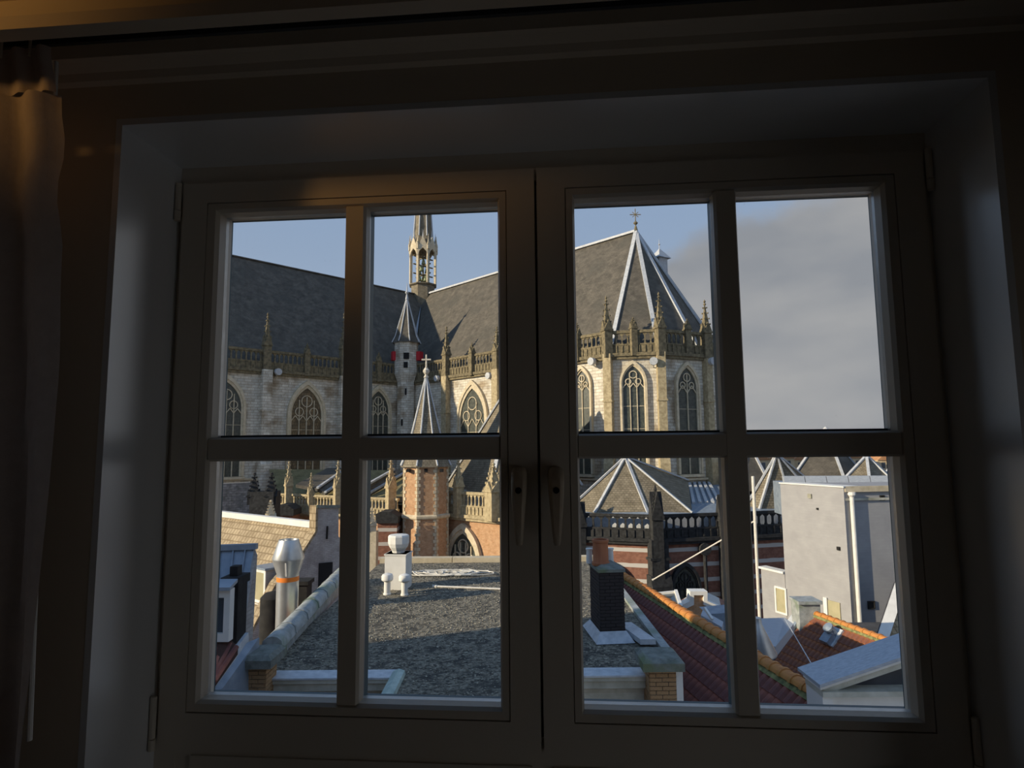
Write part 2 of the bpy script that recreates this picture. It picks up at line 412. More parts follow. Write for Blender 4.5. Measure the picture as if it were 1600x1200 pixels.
rb().box(RX0-.1, RX1+.1, RY0-.1, RY0, RZ0, RZ1).build('wall_back', M['paint'], kind='structure')
# outer wall of the house this room belongs to
b = rb()
b.box(-9, RX0-.1, -.14, .14, -16, 3.0)
b.box(RX0-.1, RX1+.1, -.14, .14, RZ1+.1, 3.0); b.box(RX0-.1, RX1+.1, -.14, .14, -16, RZ0-.1)
b.build('wall_facade', M['greybrick'], kind='structure')
# linings of the window recess
for i, (x0,x1,z0,z1) in enumerate([(-OX-.012,-OX,OZ0,OZ1),(OX,OX+.012,OZ0,OZ1),(-OX-.012,OX+.012,OZ1,OZ1+.012),(-OX-.012,OX+.012,OZ0-.012,OZ0)]):
    rb().box(x0,x1,RYW-.0005,.02,z0,z1).build('trim_%d' % (i+1), M['reveal'], kind='structure')
# mouldings above the recess and the pelmet that hides the curtain track
b = rb()
b.prism([(RX0,-.1635,1.160),(RX0,-.176,1.163),(RX0,-.180,1.176),(RX0,-.196,1.186),(RX0,-.205,1.188),(RX0,-.205,1.26),(RX0,-.1635,1.26)], (RX1-RX0,0,0))
b.build('trim_5', M['paint'], kind='structure')
b = rb()
b.prism([(RX0,-.385,1.101),(RX0,-.388,1.097),(RX0,-.400,1.097),(RX0,-.400,1.117),(RX0,-.384,1.120),(RX0,-.380,1.158),(RX0,-.398,1.166),(RX0,-.420,1.41),(RX0,-.37,1.41),(RX0,-.37,1.101)], (RX1-RX0,0,0))
b.build('trim_6', M['pelmet'], kind='structure')
b = rb(); b.box(RX0,RX1,-.37,-.205,1.24,1.26); b.build('trim_7', M['paint'], kind='structure')
b = rb(); b.box(RX0,RX1,-.325,-.275,1.170,1.186); b.box(RX0,RX1,-.312,-.288,1.186,1.24); b.box(RX0,RX1,-.325,-.318,1.160,1.172); b.box(RX0,RX1,-.282,-.275,1.160,1.172)
b.build('curtain_track', M['track'], label='dark curtain track running under the pelmet above the window', cat='curtain track')

# ---- the window
win = put('window_1', None, None, MR @ Matrix.Translation((0,0,-.053)), label='pair of cream painted casements with eight panes looking onto the church', kind='structure')
b = rb()
for s in (-1,1):
    b.box(min(s*.700,s*OX),max(s*.700,s*OX),.012,.10,OZ0,OZ1)
b.box(-.70,.70,.012,.10,1.022,OZ1); b.box(-.70,.70,.012,.10,-.085,-.03); b.box(-.70,.70,.012,.10,OZ0,-.62)
b.box(-.035,.035,.035,.10,-.03,1.022)
b.build('window_frame', M['frame'], win)
b = rb(); b.box(-.667,-.02,.008,.05,-.61,-.080); b.box(.02,.667,.008,.05,-.61,-.080); b.box(-.02,.02,.014,.05,-.61,-.086); b.box(-.70,-.667,.014,.05,-.61,-.086); b.box(.667,.70,.014,.05,-.61,-.086); b.box(-.70,.70,.016,.05,-.62,-.61)
b.build('lower_panel', M['frame'], win)
def ring(b, x0,x1,z0,z1,w0,w1,y0,y1):
    """four-sided frame: outer edge x0..z1, bars w0 wide on the sides, w1 on top/bottom"""
    b.box(x0,x0+w0,y0,y1,z0,z1); b.box(x1-w0,x1,y0,y1,z0,z1); b.box(x0+w0,x1-w0,y0,y1,z0,z0+w1); b.box(x0+w0,x1-w0,y0,y1,z1-w1,z1)
for s in (-1,1):
    def X(a, c): return (min(s*a,s*c), max(s*a,s*c))
    b = rb()
    xa, xb = X(.0025,.729)
    # main members stop at the groove; back part carries the glass
    for (p,q) in ((.0025,.0575),(.6762,.729)):
        u,v = X(p,q); b.box(u,v,0,.075,-.053,1.043)
    u,v = X(.0575,.6762)
    b.box(u,v,0,.075,-.053,-.0007); b.box(u,v,0,.075,1.0007,1.043)
    for (p,q) in ((.0575,.068),(.664,.6762)):
        u2,v2 = X(p,q); b.box(u2,v2,.02,.075,-.0007,1.0007)
    b.box(u,v,.02,.075,-.0007,.010); b.box(u,v,.02,.075,.990,1.0007)
    sash = b.build('sash', M['frame'], win)
    # glazing beads, chamfered towards the glass: one per side of the sash and the bars of the muntin cross
    gx0, gx1 = .072, .658
    def bead(name, p, vec, prof):
        pass
    b = rb()
    for (xo, xi, xd) in ((.0590,gx0,gx0+.004),(.6748,gx1,gx1-.004)):
        pr = [(s*xo,.0012),(s*xi,.0012),(s*xd,.012),(s*xd,.036),(s*xo,.036)]
        b.prism([(x,y,.0015) for x,y in pr], (0,0,.997))
    u,v = X(gx0-.001,gx1+.001)
    for (zo, zi, zd) in ((.0012,.016,.020),(.9988,.986,.982)):
        pr = [(zo,.0016),(zi,.0016),(zd,.012),(zd,.036),(zo,.036)]
        b.prism([(u,y,z) for z,y in pr], (v-u,0,0))
    b.build('glazing_bead', M['frame'], sash)
    mx0, mx1, mz0, mz1 = .3475, .3825, .4755, .5145
    b = rb(); x0,x1 = X(mx0,mx1)
    b.prism([(x0,.003,.02),(x1,.003,.02),(x1+.004,.012,.02),(x1+.004,.036,.02),(x0-.004,.036,.02),(x0-.004,.012,.02)], (0,0,.962))
    b.build('muntin', M['frame'], sash)
    b = rb()
    for (u,v) in (X(gx0+.003,mx0+.001), X(mx1-.001,gx1-.003)):
        b.prism([(u,.0036,mz0),(u,.0036,mz1),(u,.012,mz1+.004),(u,.036,mz1+.004),(u,.036,mz0-.004),(u,.012,mz0-.004)], (v-u,0,0))
    b.build('muntin', M['frame'], sash)
    # outside bars and outside face of the sash, painted teal
    b = rb(); u,v = X(.052,.690)
    ring(b, u,v,-.010,1.010,.0200,.0180,.0565,.090)
    x0,x1 = X(.3510,.3790); b.box(x0,x1,.0565,.088,.008,.992)
    u2,v2 = X(.072,.3510); b.box(u2,v2,.0565,.087,.4765,.5235); u2,v2 = X(.3790,.670); b.box(u2,v2,.0565,.087,.4765,.5235)
    b.build('outer_frame', M['teal'], sash)
    for (p,q) in ((gx0,mx0),(mx1,gx1)):
        for (z0,z1) in ((.018,mz0),(mz1,.984)):
            u,v = X(p,q)
            b = rb(); b.box(u-.012,v+.012,.0365,.0385,z0-.012,z1+.012); b.box(u-.012,v+.012,.0540,.0560,z0-.012,z1+.012)
            b.build('glass_pane', M['glass'], sash)
            b = rb(); ring(b, u-.0045,v+.0045,z0-.0045,z1+.0045,.0045,.0045,.0390,.0535); b.build('spacer', M['spacer'], sash)
            b = rb(); ring(b, u-.004,v+.004,z0-.004,z1+.004,.0050,.0050,.0355,.0364); b.build('rubber_seal', M['seal'], sash)
    # handle
    hx = -.0365 if s < 0 else .0320
    prof = [(.317,.0050,.020,.030),(.322,.0066,.020,.034),(.345,.0090,.022,.040),(.385,.0122,.020,.042),(.410,.0142,.012,.040),(.430,.0150,.0,.034),(.447,.0148,.0,.027),(.4545,.0120,.0,.022),(.457,.0080,.0,.018)]
    P = []; n = 10
    for z,w,yb,yf in prof:
        for k in range(n):
            t = 2*PI*k/n
            yy = -((yb+yf)/2 + (yf-yb)/2*math.sin(t)); P.append((hx + w*math.copysign(abs(math.cos(t))**.6, math.cos(t)), yy, z))
    fs = [(j*n+k, j*n+(k+1)%n, (j+1)*n+(k+1)%n, (j+1)*n+k) for j in range(len(prof)-1) for k in range(n)] + [tuple(range(n)), tuple(range((len(prof)-1)*n, len(prof)*n))]
    rb().raw(P, fs).build('handle', M['steel'], sash, smooth=True)
    rb().tube((hx,-.030,.416),(hx,-.0415,.416),.0062,.0058,14).build('handle_button', M['seal'], sash)
    for z0,z1 in ((.985,1.042),(-.045,.030)):
        b = rb(); b.tube((s*.7355,-.006,z0),(s*.7355,-.006,z1),.0058,.0058,12); b.tube((s*.7355,-.006,z0-.002),(s*.7355,-.006,z0-.022),.0064,.0060,12)
        b.build('hinge', M['frame'], sash)

# ---- curtain
ED = [(72,78),(150,86),(230,93),(290,81),(390,91),(600,88),(800,76),(1000,62),(1210,44),(1500,20)]
def edge(z):
    pts = [(rhit(px,py,-.3).z, rhit(px,py,-.3).x) for py,px in ED]
    for (za,xa),(zb,xb) in zip(pts[:-1],pts[1:]):
        if zb <= z <= za:
            t = (za-z)/(za-zb); t = t*t*(3-2*t); return xa + (xb-xa)*t
    return pts[-1][1] if z < pts[-1][0] else pts[0][1]
cur = thing('curtain', MR @ Vector((-1.1,-.3,-1.08)), 'heavy gathered curtain hanging at the left of the window', 'curtain')
def sheet(z0, z1, nz, nfold, amp, xl, fx, jit, yo):
    P = []; fs = []; nu = nfold*8
    for j in range(nz+1):
        z = z0 + (z1-z0)*j/nz
        xr = fx(z)
        for i in range(nu+1):
            u = i/nu
            ph = 2*PI*nfold*u + jit*math.sin(5*u + 1.3*z*2) 
            a = amp*(0.75+.35*math.sin(9*u+3*z))
            x = xl + (xr-xl)*u + a*.2*math.sin(2*ph)*min(1,(1-u)*6)
            P.append((x, yo + a*math.sin(ph), z))
    for j in range(nz):
        for i in range(nu):
            k = j*(nu+1)+i; fs.append((k,k+1,k+nu+2,k+nu+1))
    return P, fs
zg = rhit(40,146,-.3).z; ztop = rhit(40,73,-.3).z-.002
P, fs = sheet(-1.08, zg, 60, 9, .020, -1.42, edge, 1.6, -.30)
rb().raw(P, fs).build('drape', M['fabric'], cur, smooth=True)
P, fs = sheet(zg, ztop, 8, 15, .011, -1.42, edge, .3, -.30)
rb().raw(P, fs).build('heading', M['fabric'], cur, smooth=True)
hk = MB(); hk.tube((0,0,-.03),(0,0,.0),.0022,.0022,6); hk = hk.mesh('curtain_hook',[M['steel']])
for k in range(13): put('curtain_hook', hk, cur, MR @ Matrix.Translation((-1.40+.05*k,-.300,1.158)))
a = rhit(55,560,-.262); c = rhit(46,1157,-.262)
b = rb(); b.tube((a.x,-.262,ztop),(c.x,-.262,c.z),.0032,.0036,8)
b.build('draw_rod', M['white'], cur)

# ---- warm wall lamp left of the curtain, its light only grazes pelmet and curtain
LX, LY, LZ = RX0, -1.05, 1.20
lamp = thing('wall_spotlight', MR @ Vector((LX,LY,LZ)), 'small steel wall spotlight throwing warm light across at the curtain top', 'lamp')
aim = (Vector((-.90,-.40,1.16)) - Vector((LX+.10,LY,LZ))).normalized()
b = rb(); b.box(LX,LX+.016,LY-.04,LY+.04,LZ-.06,LZ+.06); b.tube((LX+.016,LY,LZ),(LX+.10,LY,LZ),.008,.008,8); b.build('wall_plate', M['steel'], lamp)
hc = Vector((LX+.10,LY,LZ))
rb().tube(hc-aim*.05,hc+aim*.06,.028,.034,16,cap=False).build('lamp_head', M['steel'], lamp, smooth=True)
rb().tube(hc+aim*.0,hc+aim*.012,.022,.022,14).build('bulb', M['bulb'], lamp)
li = bpy.data.lights.new('wall_spotlight_light','SPOT'); li.energy = 10.0; li.color = (1.0,.52,.15); li.shadow_soft_size = .05; li.spot_size = math.radians(34); li.spot_blend = 1.0
lo = bpy.data.objects.new('wall_spotlight_light', li); COL.objects.link(lo); lo.location = MR @ (hc+aim*.07)
lo.rotation_euler = (MR.to_3x3() @ -aim).to_track_quat('Z','Y').to_euler()
# ================================================================== THE CHURCH
GZ = -17.0
def zat(px, py, d): return at(px, py, d).z
b = MB(); b.box(-220,260,.3,420,GZ-.4,GZ); b.build('ground', M['ground'], kind='structure')
church = thing('church', (0,95,GZ), 'large gothic church with slate roofs, lead hips and stone galleries behind the houses', 'church')

Kc, V1, V2, V3 = V(-16.5,95.8,0), V(11.0,68.6,0), V(16.6,67.4,0), V(22.5,70.2,0)
Ax = V(17.0,80.0,0)
D1 = (V1-Kc).normalized()                       # along the choir, towards the apse
NC = V(D1.y, -D1.x, 0)
if NC.y > 0: NC = -NC                           # outward normal of the choir wall
Cx = Kc - NC*12.6 - D1*13.0                     # crossing
AXD = (Ax-Cx).normalized()
def refl(p):
    r = p - Ax; q = AXD*r.dot(AXD); return Ax + q*2 - r
V4, V5, V6 = refl(V3), refl(V2), refl(V1)
N0 = Kc + NC*42
ZR, ZE, ZB0, ZB1 = 28.88, 11.2, 10.35, 13.0
def up(p, z): return Vector((p.x, p.y, z))

class Wall:
    def __init__(s, P, Q):
        s.P, s.Q = up(P,0), up(Q,0)
        s.u = (s.Q-s.P).normalized(); s.L = (s.Q-s.P).length
        s.n = V(s.u.y, -s.u.x, 0)
        if s.n.dot(-(s.P+s.Q)) < 0: s.n = -s.n
    def hit(s, px, py):
        h = hit(px, py, s.P, s.n); return (h-s.P).dot(s.u), h.z
    def p(s, a, o, z): return s.P + s.u*a + s.n*o + V(0,0,z)
    def mx(s, a, z):
        M_ = Matrix.Identity(4); o = s.p(a,0,z)
        for i in range(3):
            M_[i][0] = s.u[i]; M_[i][1] = s.n[i]; M_[i][2] = (0,0,1)[i]; M_[i][3] = o[i]
        return M_
def wallpart(w, z0, z1, mt, th=1.0, name='wall', parent=church, a0=None, a1=None):
    b = MB(); a0 = 0 if a0 is None else a0; a1 = w.L if a1 is None else a1
    b.prism([w.p(a0,0,z0), w.p(a1,0,z0), w.p(a1,-th,z0), w.p(a0,-th,z0)], (0,0,z1-z0))
    return b.build(name, mt, parent)

nave, choir = Wall(N0,Kc), Wall(Kc,V1)
fac = [Wall(V1,V2), Wall(V2,V3), Wall(V3,V4), Wall(V4,V5), Wall(V5,V6)]
for w in [nave, choir]+fac:
    wallpart(w, GZ, ZB0, M['stone'])

def balustrade(w, a0, a1, z0, z1, mt, sp=.55, indiv=False, parent=church, thick=.34):
    h = z1-z0; b = MB()
    def seg(y0,y1,za,zb,aa=a0,ab=a1):
        b.prism([w.p(aa,y0,za),w.p(ab,y0,za),w.p(ab,y1,za),w.p(aa,y1,za)],(0,0,zb-za))
    seg(-.2,.50,z0-.12*h,z0+.02*h); seg(-.2,.34,z0-.24*h,z0-.12*h)
    seg(0,.06+thick*.5,z0+.02*h,z0+.36*h)
    seg(-.03,.10+thick*.5,z0+.36*h,z0+.42*h)
    seg(-.05,.12+thick*.5,z0+.88*h,z1)
    n = max(2,int((a1-a0)/sp)); st = (a1-a0)/n
    for k in range(n):
        a = a0+st*(k+.5)
        # pierced lower band: raised ribs on the solid strip
        b.prism([w.p(a-.10*st,.04,z0+.05*h),w.p(a+.10*st,.04,z0+.05*h),w.p(a+.10*st,.16+thick*.5,z0+.05*h),w.p(a-.10*st,.16+thick*.5,z0+.05*h)],(0,0,.30*h))
    o = b.build('balustrade', mt, parent)
    mb = MB()
    def one(mb, a):
        t = .055+.03*st; zc, zt = z0+.42*h, z0+.88*h
        mb.prism([w.p(a-t,.02,zc),w.p(a+t,.02,zc),w.p(a+t,.02+2*t,zc),w.p(a-t,.02+2*t,zc)],(0,0,zt-zc))
        q = (zt-zc)*.26
        mb.prism([w.p(a-t,.03,zt-q),w.p(a-st*.5,.03,zt),w.p(a+st*.5,.03,zt),w.p(a+t,.03,zt-q)], w.n*(2*t))
        mb.prism([w.p(a-t*1.5,.0,zc),w.p(a+t*1.5,.0,zc),w.p(a+t*1.5,.04+2*t,zc),w.p(a-t*1.5,.04+2*t,zc)],(0,0,.06*h))
    if indiv:
        one(mb, a0+.5*st); me = mb.mesh('baluster',[mt])
        for k in range(n): put('baluster', me, o, Matrix.Translation(w.u*(st*k)))
    else:
        for k in range(n): one(mb, a0+st*(k+.5))
        q = mb.build('baluster', mt, o); q['kind'] = 'stuff'
    return o

def pinnacle(c, z0, z1, wd, mt, ang=0.0, parent=church, shaft=.42, name='pinnacle'):
    """square shaft with gablets and a crocketed spirelet"""
    c = Vector(c); H = z1-z0; zs = z0+H*shaft
    b = MB(Matrix.Translation((c.x,c.y,0)) @ Matrix.Rotation(ang,4,'Z'))
    r = wd/2
    b.box(-r,r,-r,r,z0,zs); b.box(-r*1.2,r*1.2,-r*1.2,r*1.2,zs-.06*H,zs-.03*H)
    for k in range(4):
        t = PI/2*k; R3 = Matrix.Rotation(t,3,'Z')
        b.prism([R3@V(-r*1.05,-r*1.12,zs-.03*H), R3@V(r*1.05,-r*1.12,zs-.03*H), R3@V(0,-r*1.12,zs+.12*H)], R3@V(0,r*.9,0))
    zt = z1-.05*H
    b.raw([(-r*.8,-r*.8,zs),(r*.8,-r*.8,zs),(r*.8,r*.8,zs),(-r*.8,r*.8,zs),(0,0,zt)],[(0,1,4),(1,2,4),(2,3,4),(3,0,4),(3,2,1,0)])
    for j in range(4):
        f = .18+.2*j; rr = r*.8*(1-f); z = zs+(zt-zs)*f; k = r*.26
        for sx in (-1,1):
            for sy in (-1,1):
                b.box(sx*(rr+k*.5)-k*.5,sx*(rr+k*.5)+k*.5,sy*(rr+k*.5)-k*.5,sy*(rr+k*.5)+k*.5,z,z+k*1.3)
    b.lathe((0,0,zt-.06*H),[(.02,0),(r*.42,.025*H),(r*.16,.05*H),(r*.34,.075*H),(.01,.11*H)],6)
    return b.build(name, mt, parent)

def buttress(w, a, z0, z1, wd, pr, mt, parent=church):
    b = MB(w.mx(a,0)); h = z1-z0
    b.box(-wd/2,wd/2,-.2,pr,z0,z0+h*.55)
    b.prism([(-wd/2,-.2,z0+h*.55),(-wd/2,pr,z0+h*.55),(-wd/2,pr*.72,z0+h*.55+.9),(-wd/2,-.2,z0+h*.55+.9)],(wd,0,0))
    b.box(-wd*.42,wd*.42,-.2,pr*.72,z0+h*.55,z1)
    b.box(-wd*.5,wd*.5,-.2,pr*.8,z0+h*.80,z0+h*.80+.22)
    return b.build('buttress', mt, parent)

def arch(hw, hs, k, n=9, z0=0.0):
    """outline of a pointed arch, half width hw, springing hs, arc radius k*width"""
    R_ = 2*hw*k; cx = -hw+R_; za = math.sqrt(max(1e-6,R_*R_-cx*cx))
    t1 = math.acos(-cx/R_) if abs(cx/R_)<1 else PI
    L_ = []
    for i in range(n+1):
        t = PI + (t1-PI)*i/n
        L_.append((cx+R_*math.cos(t), hs+R_*math.sin(t)))
    right = [(-x,z) for x,z in L_[:-1]][::-1]
    return [(-hw,z0)]+L_+right+[(hw,z0)], hs+za
def gothic(w, a0, a1, zs, za, lights, glass, frame, parent=church, k=1.0, mul=None, rim=.34, depth=.4, rings=True):
    """pointed church window: splayed stone surround, glass, mullions and tracery"""
    c = (a0+a1)/2; hw = (a1-a0)/2; mul = mul or frame
    R_ = 2*hw*k; rise = math.sqrt(R_*R_-(R_-hw)**2); hs = za-zs-rise
    Mx = w.mx(c, zs)
    inn, top = arch(hw*(1-rim*.55), hs, k); out, _ = arch(hw+.12, hs, k*1.0); mid, _ = arch(hw*(1-rim*.25), hs, k)
    b = MB(Mx); n = len(inn)
    def strip(A, ya, B, yb):
        for i in range(n-1):
            b.face([(A[i][0],ya,A[i][1]),(A[i+1][0],ya,A[i+1][1]),(B[i+1][0],yb,B[i+1][1]),(B[i][0],yb,B[i][1])])
    strip(out,0,out,depth); strip(out,depth,mid,depth*1.05); strip(mid,depth*1.05,mid,depth*.7); strip(mid,depth*.7,inn,depth*.6); strip(inn,depth*.6,inn,0)
    b.prism([(-hw*1.1,0,-.35),(hw*1.1,0,-.35),(hw*1.1,.5,-.35),(hw*1.1,.15,0.02),(-hw*1.1,.15,0.02),(-hw*1.1,.5,-.35)][:3]+[(-hw*1.1,.5,-.35)],(0,0,.30))
    o = b.build('window', frame, parent)
    hi = hw*(1-rim*.55)
    b = MB(Mx); b.prism([(x,.03,z) for x,z in inn], (0,.05,0)); b.build('window_glass', glass, o)
    lw = 2*hi/lights
    for i in range(1,lights):
        x = -hi+lw*i; zt = hs + math.sqrt(max(.01,R_*R_-(abs(x)+(R_-hw))**2))*.55 if rings else hs*1.0
        b = MB(Mx); b.box(x-.05,x+.05,.06,.22,0,zt); b.build('mullion', mul, o)
    b = MB(Mx)
    if rings:
        def circ(cx,cz,r,m_=12):
            for q in range(m_):
                t0, t1 = 2*PI*q/m_, 2*PI*(q+1)/m_
                b.bar((cx+r*math.cos(t0),.14,cz+r*math.sin(t0)),(cx+r*math.cos(t1),.14,cz+r*math.sin(t1)),.10,.14,(0,1,0))
        circ(0,hs+rise*.42,hi*.36)
        for sx in (-1,1): circ(sx*hi*.48,hs+rise*.10,hi*.27)
        for i in range(lights):
            x = -hi+lw*(i+.5); zz = hs-rise*.12
            b.bar((x-lw/2,.14,zz-.2*lw),(x,.14,zz+.45*lw),.09,.14,(0,1,0)); b.bar((x+lw/2,.14,zz-.2*lw),(x,.14,zz+.45*lw),.09,.14,(0,1,0))
    for q in (.25,.5,.75): b.bar((-hi,.08,hs*q),(hi,.08,hs*q),.05,.05,(0,1,0))
    q = b.build('tracery', mul, o); q['kind'] = 'stuff'
    return o

# ---- upper galleries, buttresses, pinnacles
for w in [nave,choir]+fac[:3]:
    balustrade(w, 0, w.L, ZB0, ZB1, M['weathered'], .62)
for px, tall in ((415,1),(478,0),(535,1),(590,0)):
    a,_ = nave.hit(px,560); q = nave.p(a,.3,0)
    pinnacle(q, ZB0-.4, (zat(px,488,q.y) if tall else ZB1+1.6), .95 if tall else .7, M['weathered'], 0.7, shaft=.5 if tall else .72)
    if tall: buttress(nave, a, GZ, ZB0, 1.5, 1.3, M['stone'])
for px, tall in ((700,1),(740,0),(779,1),(846,1),(905,0)):
    a,_ = choir.hit(px,565); q = choir.p(a,.3,0)
    pinnacle(q, ZB0-.4, (zat(px,509,q.y) if tall else ZB1+1.7), .95 if tall else .7, M['weathered'], 0.7, shaft=.5 if tall else .72)
    if tall: buttress(choir, a, GZ, ZB0, 1.3, 1.2, M['tanstone'])
for P_, px, py in ((V1,945,462),(V2,1033,456),(V3,1108,468),(V4,1150,470)):
    q = up(P_ + (P_-Ax).normalized()*.3, 0)
    pinnacle(q, ZB0-.4, zat(px,py,q.y), .95, M['weathered'], .3, shaft=.48)
    w = Wall(P_, P_+V((P_-Ax).y,-(P_-Ax).x,0)); bt = buttress(w, 0, GZ, ZB0, 1.1, .95, M['tanstone'])
for w, px in ((fac[0],990),(fac[1],1072)):
    a,_ = w.hit(px,530); pinnacle(w.p(a,.25,0), ZB0-.3, ZB1+1.5, .7, M['weathered'], .2, shaft=.75)

# ---- windows of the upper walls
for w, x0, x1, ya, zs, lt, g in ((nave,449,506,597,-3.4,4,'glassboard'),(nave,322,381,588,-3.4,4,'glassdark'),(nave,570,609,604,-3.4,4,'glassdark'),
        (choir,717,763,596,-3.2,3,'glassdark'),(choir,898,926,574,-3.2,2,'glassdark'),(fac[0],971,1011,566,-3.2,3,'glassdark'),(fac[1],1056,1091,568,-3.2,2,'glassdark')):
    ym = 650
    a0,_ = w.hit(x0,ym); a1,_ = w.hit(x1,ym); _,za = w.hit((x0+x1)/2,ya)
    gothic(w, a0, a1, zs, za, lt, M[g], M['stone_plain'])
# projecting string course under the nave and choir windows
for w in [nave,choir]+fac[:2]:
    b = MB(); b.prism([w.p(0,0,-3.9),w.p(w.L,0,-3.9),w.p(w.L,.35,-3.9),w.p(0,.35,-3.9)],(0,0,.22)); b.build('string_course', M['stone_plain'], church)
# round floodlights hung beside the buttresses
for w, px, py in ((choir,932,566),(fac[0],1021,566),(fac[1],1104,566),(nave,430,582),(choir,690,592),(choir,771,588)):
    a,z = w.hit(px,py); b = MB(); c = w.p(a,.9,z)
    b.tube(c-w.n*.25, c+w.n*.25, .45,.45,14); b.bar(w.p(a,0,z-.6),w.p(a,.8,z-.35),.1,.1); b.build('floodlight', M['lead'], church)

# ---- high roofs
def inset(p, f=.075): return up(p + (Ax-p)*f, ZE)
Kp = up(Kc + (Cx-Kc)*.07, ZE); E1,E2,E3,E4,E5,E6 = [inset(p) for p in (V1,V2,V3,V4,V5,V6)]
At, Ct = up(Ax,ZR), up(Cx,ZR)
Kq = up(refl(Kp), ZE)
b = MB()
for f in ([At,Ct,Kp,E1],[At,E1,E2],[At,E2,E3],[At,E3,E4],[At,E4,E5],[At,E5,E6],[At,E6,Kq,Ct]): b.face(f)
b.face([Kp,E1,E2,E3,E4,E5,E6,Kq]); b.build('choir_roof', M['slate'], church, merge=True)
Nt = Ct + NC*54.6; Kn = Kp; Nn = Kn + NC*43; Kf = Kp - D1*(2*(Cx-Kp).dot(-D1)); Nf = Kf + NC*43
b = MB(); b.face([Ct-NC*12,Nt,Nn,Kn-NC*12]); b.face([Ct-NC*12,Nt,Nf,Kf-NC*12]); b.face([Nt,Nn,Nf]); b.face([Ct-NC*12,Kn-NC*12,Kf-NC*12]); b.build('nave_roof', M['slate'], church, merge=True)
for e_ in (E1,E2,E3,E4,E5):
    b = MB(); n_ = (e_-up(Ax,ZE)).normalized(); b.bar(At+V(0,0,.1)+n_*.05, e_+V(0,0,.2), .48,.2); b.build('lead_hip', M['lead'], church)
b = MB(); b.bar(At+V(0,0,.05),Ct+V(0,0,.05),.75,.3); b.build('ridge_cap', M['lead'], church)
b = MB(); b.bar(Ct+V(0,0,.0),Nt,.5,.2); b.build('ridge_cap', M['slate'], church)
p_ = Ct+(Kp-Ct)*.16+V(0,-.3,.1); q_ = Kp+V(0,-.5,.4); b = MB(); b.prism([p_, q_-D1*.9, q_+D1*.9],(0,.2,-.2)); b.build('lead_valley', M['zincpale'], church)
# lead gablet low on the nave roof
q0 = nave.p(nave.hit(588,545)[0],-1.2,11.4); 
b = MB(); b.raw([q0-nave.u*2.4, q0+nave.u*2.2, q0-nave.u*1.2+V(0,0,6.2)-nave.n*3.8, q0-nave.n*3.2-nave.u*2.4, q0-nave.n*3.2+nave.u*2.2],[(0,1,2),(1,4,2),(0,2,3),(0,3,4,1),(3,2,4)]); b.build('lead_gablet', M['lead'], church)
# weathervane over the apse
b = MB(); zv = ZR
b.tube((Ax.x,Ax.y,zv-.3),(Ax.x,Ax.y,zat(993,326,80)),.09,.05,8); b.lathe((Ax.x,Ax.y,zv+.9),[(.05,0),(.3,.25),(.3,.35),(.05,.6)],10); b.lathe((Ax.x,Ax.y,zv+.1),[(.3,0),(.12,.7)],10)
b.bar((Ax.x-.75,Ax.y,zv+2.4),(Ax.x+.75,Ax.y,zv+2.4),.09,.09); b.bar((Ax.x-.4,Ax.y,zv+2.05),(Ax.x+.4,Ax.y,zv+2.75),.07,.07); b.bar((Ax.x-.4,Ax.y,zv+2.75),(Ax.x+.4,Ax.y,zv+2.05),.07,.07)
b.build('weathervane', M['weathered'], church)
# small lead lantern on the far hip
ql = at(1031,410,85.5)
b = MB(Matrix.Translation((ql.x,ql.y,0)) @ Matrix.Rotation(.5,4,'Z')); zl0, zl1, zl2 = zat(1031,440,85.5), zat(1031,405,85.5), zat(1031,388,85.5)
b.box(-.75,.75,-.75,.75,zl0,zl1); b.raw([(-1.15,-1.15,zl1),(1.15,-1.15,zl1),(1.15,1.15,zl1),(-1.15,1.15,zl1),(0,0,zl2)],[(0,1,4),(1,2,4),(2,3,4),(3,0,4),(3,2,1,0)]); b.tube((0,0,zl2-.2),(0,0,zl2+1.3),.07,.03,6); b.lathe((0,0,zl2+.4),[(.03,0),(.17,.17),(.03,.34)],8)
b.build('roof_lantern', M['lead'], church)

# ---- crossing spire (open lantern with a slated needle)
dC = Cx.y
def zc(py): return zat(656,py,dC)
z0, z1, z2, z3 = ZR-3.5, zc(446), zc(392), zc(380)
ROT = PI/8+.12
MB().lathe(up(Cx,0), [(2.35,z0),(2.35,z1-.4),(2.75,z1-.2),(2.75,z1)], 8, ROT).build('ridge_turret', M['slate_tan'], church); fl = bpy.data.objects['ridge_turret']
cols = [up(Cx,0)+V(2.5*math.cos(ROT+PI/4*k),2.5*math.sin(ROT+PI/4*k),0) for k in range(8)]
for k,c in enumerate(cols):
    b = MB(); b.bar(c+V(0,0,z1),c+V(0,0,z2),.38,.38,(c-up(Cx,0)).normalized()); b.build('column', M['stone_plain'], fl)
    c2 = cols[(k+1)%8]; m_ = (c+c2)/2
    b = MB(); n_ = (m_-up(Cx,0)).normalized()*.28
    b.prism([c+V(0,0,z2-1.7),c+V(0,0,z2),m_+V(0,0,z3+.6),c2+V(0,0,z2),c2+V(0,0,z2-1.7),c2+(m_-c2)*.35+V(0,0,z2-.75),m_+V(0,0,z2-.15),c+(m_-c)*.35+V(0,0,z2-.75)], n_)
    b.build('gable', M['stone_plain'], fl)
    pinnacle(c+(c-up(Cx,0)).normalized()*.2, z2-.4, zc(372), .42, M['stone_plain'], ROT+PI/4*k, fl, .35)
    pinnacle(m_, z3, z3+1.9, .26, M['lead'], ROT+PI/4*k, fl, .2)
MB().lathe(up(Cx,0), [(2.6,z2-.2),(2.5,z2+.5),(1.95,z3+.9),(1.72,zc(360)),(1.62,zc(338)),(.06,zc(338)+22)], 8, ROT).build('needle', M['slate_tan'], fl)
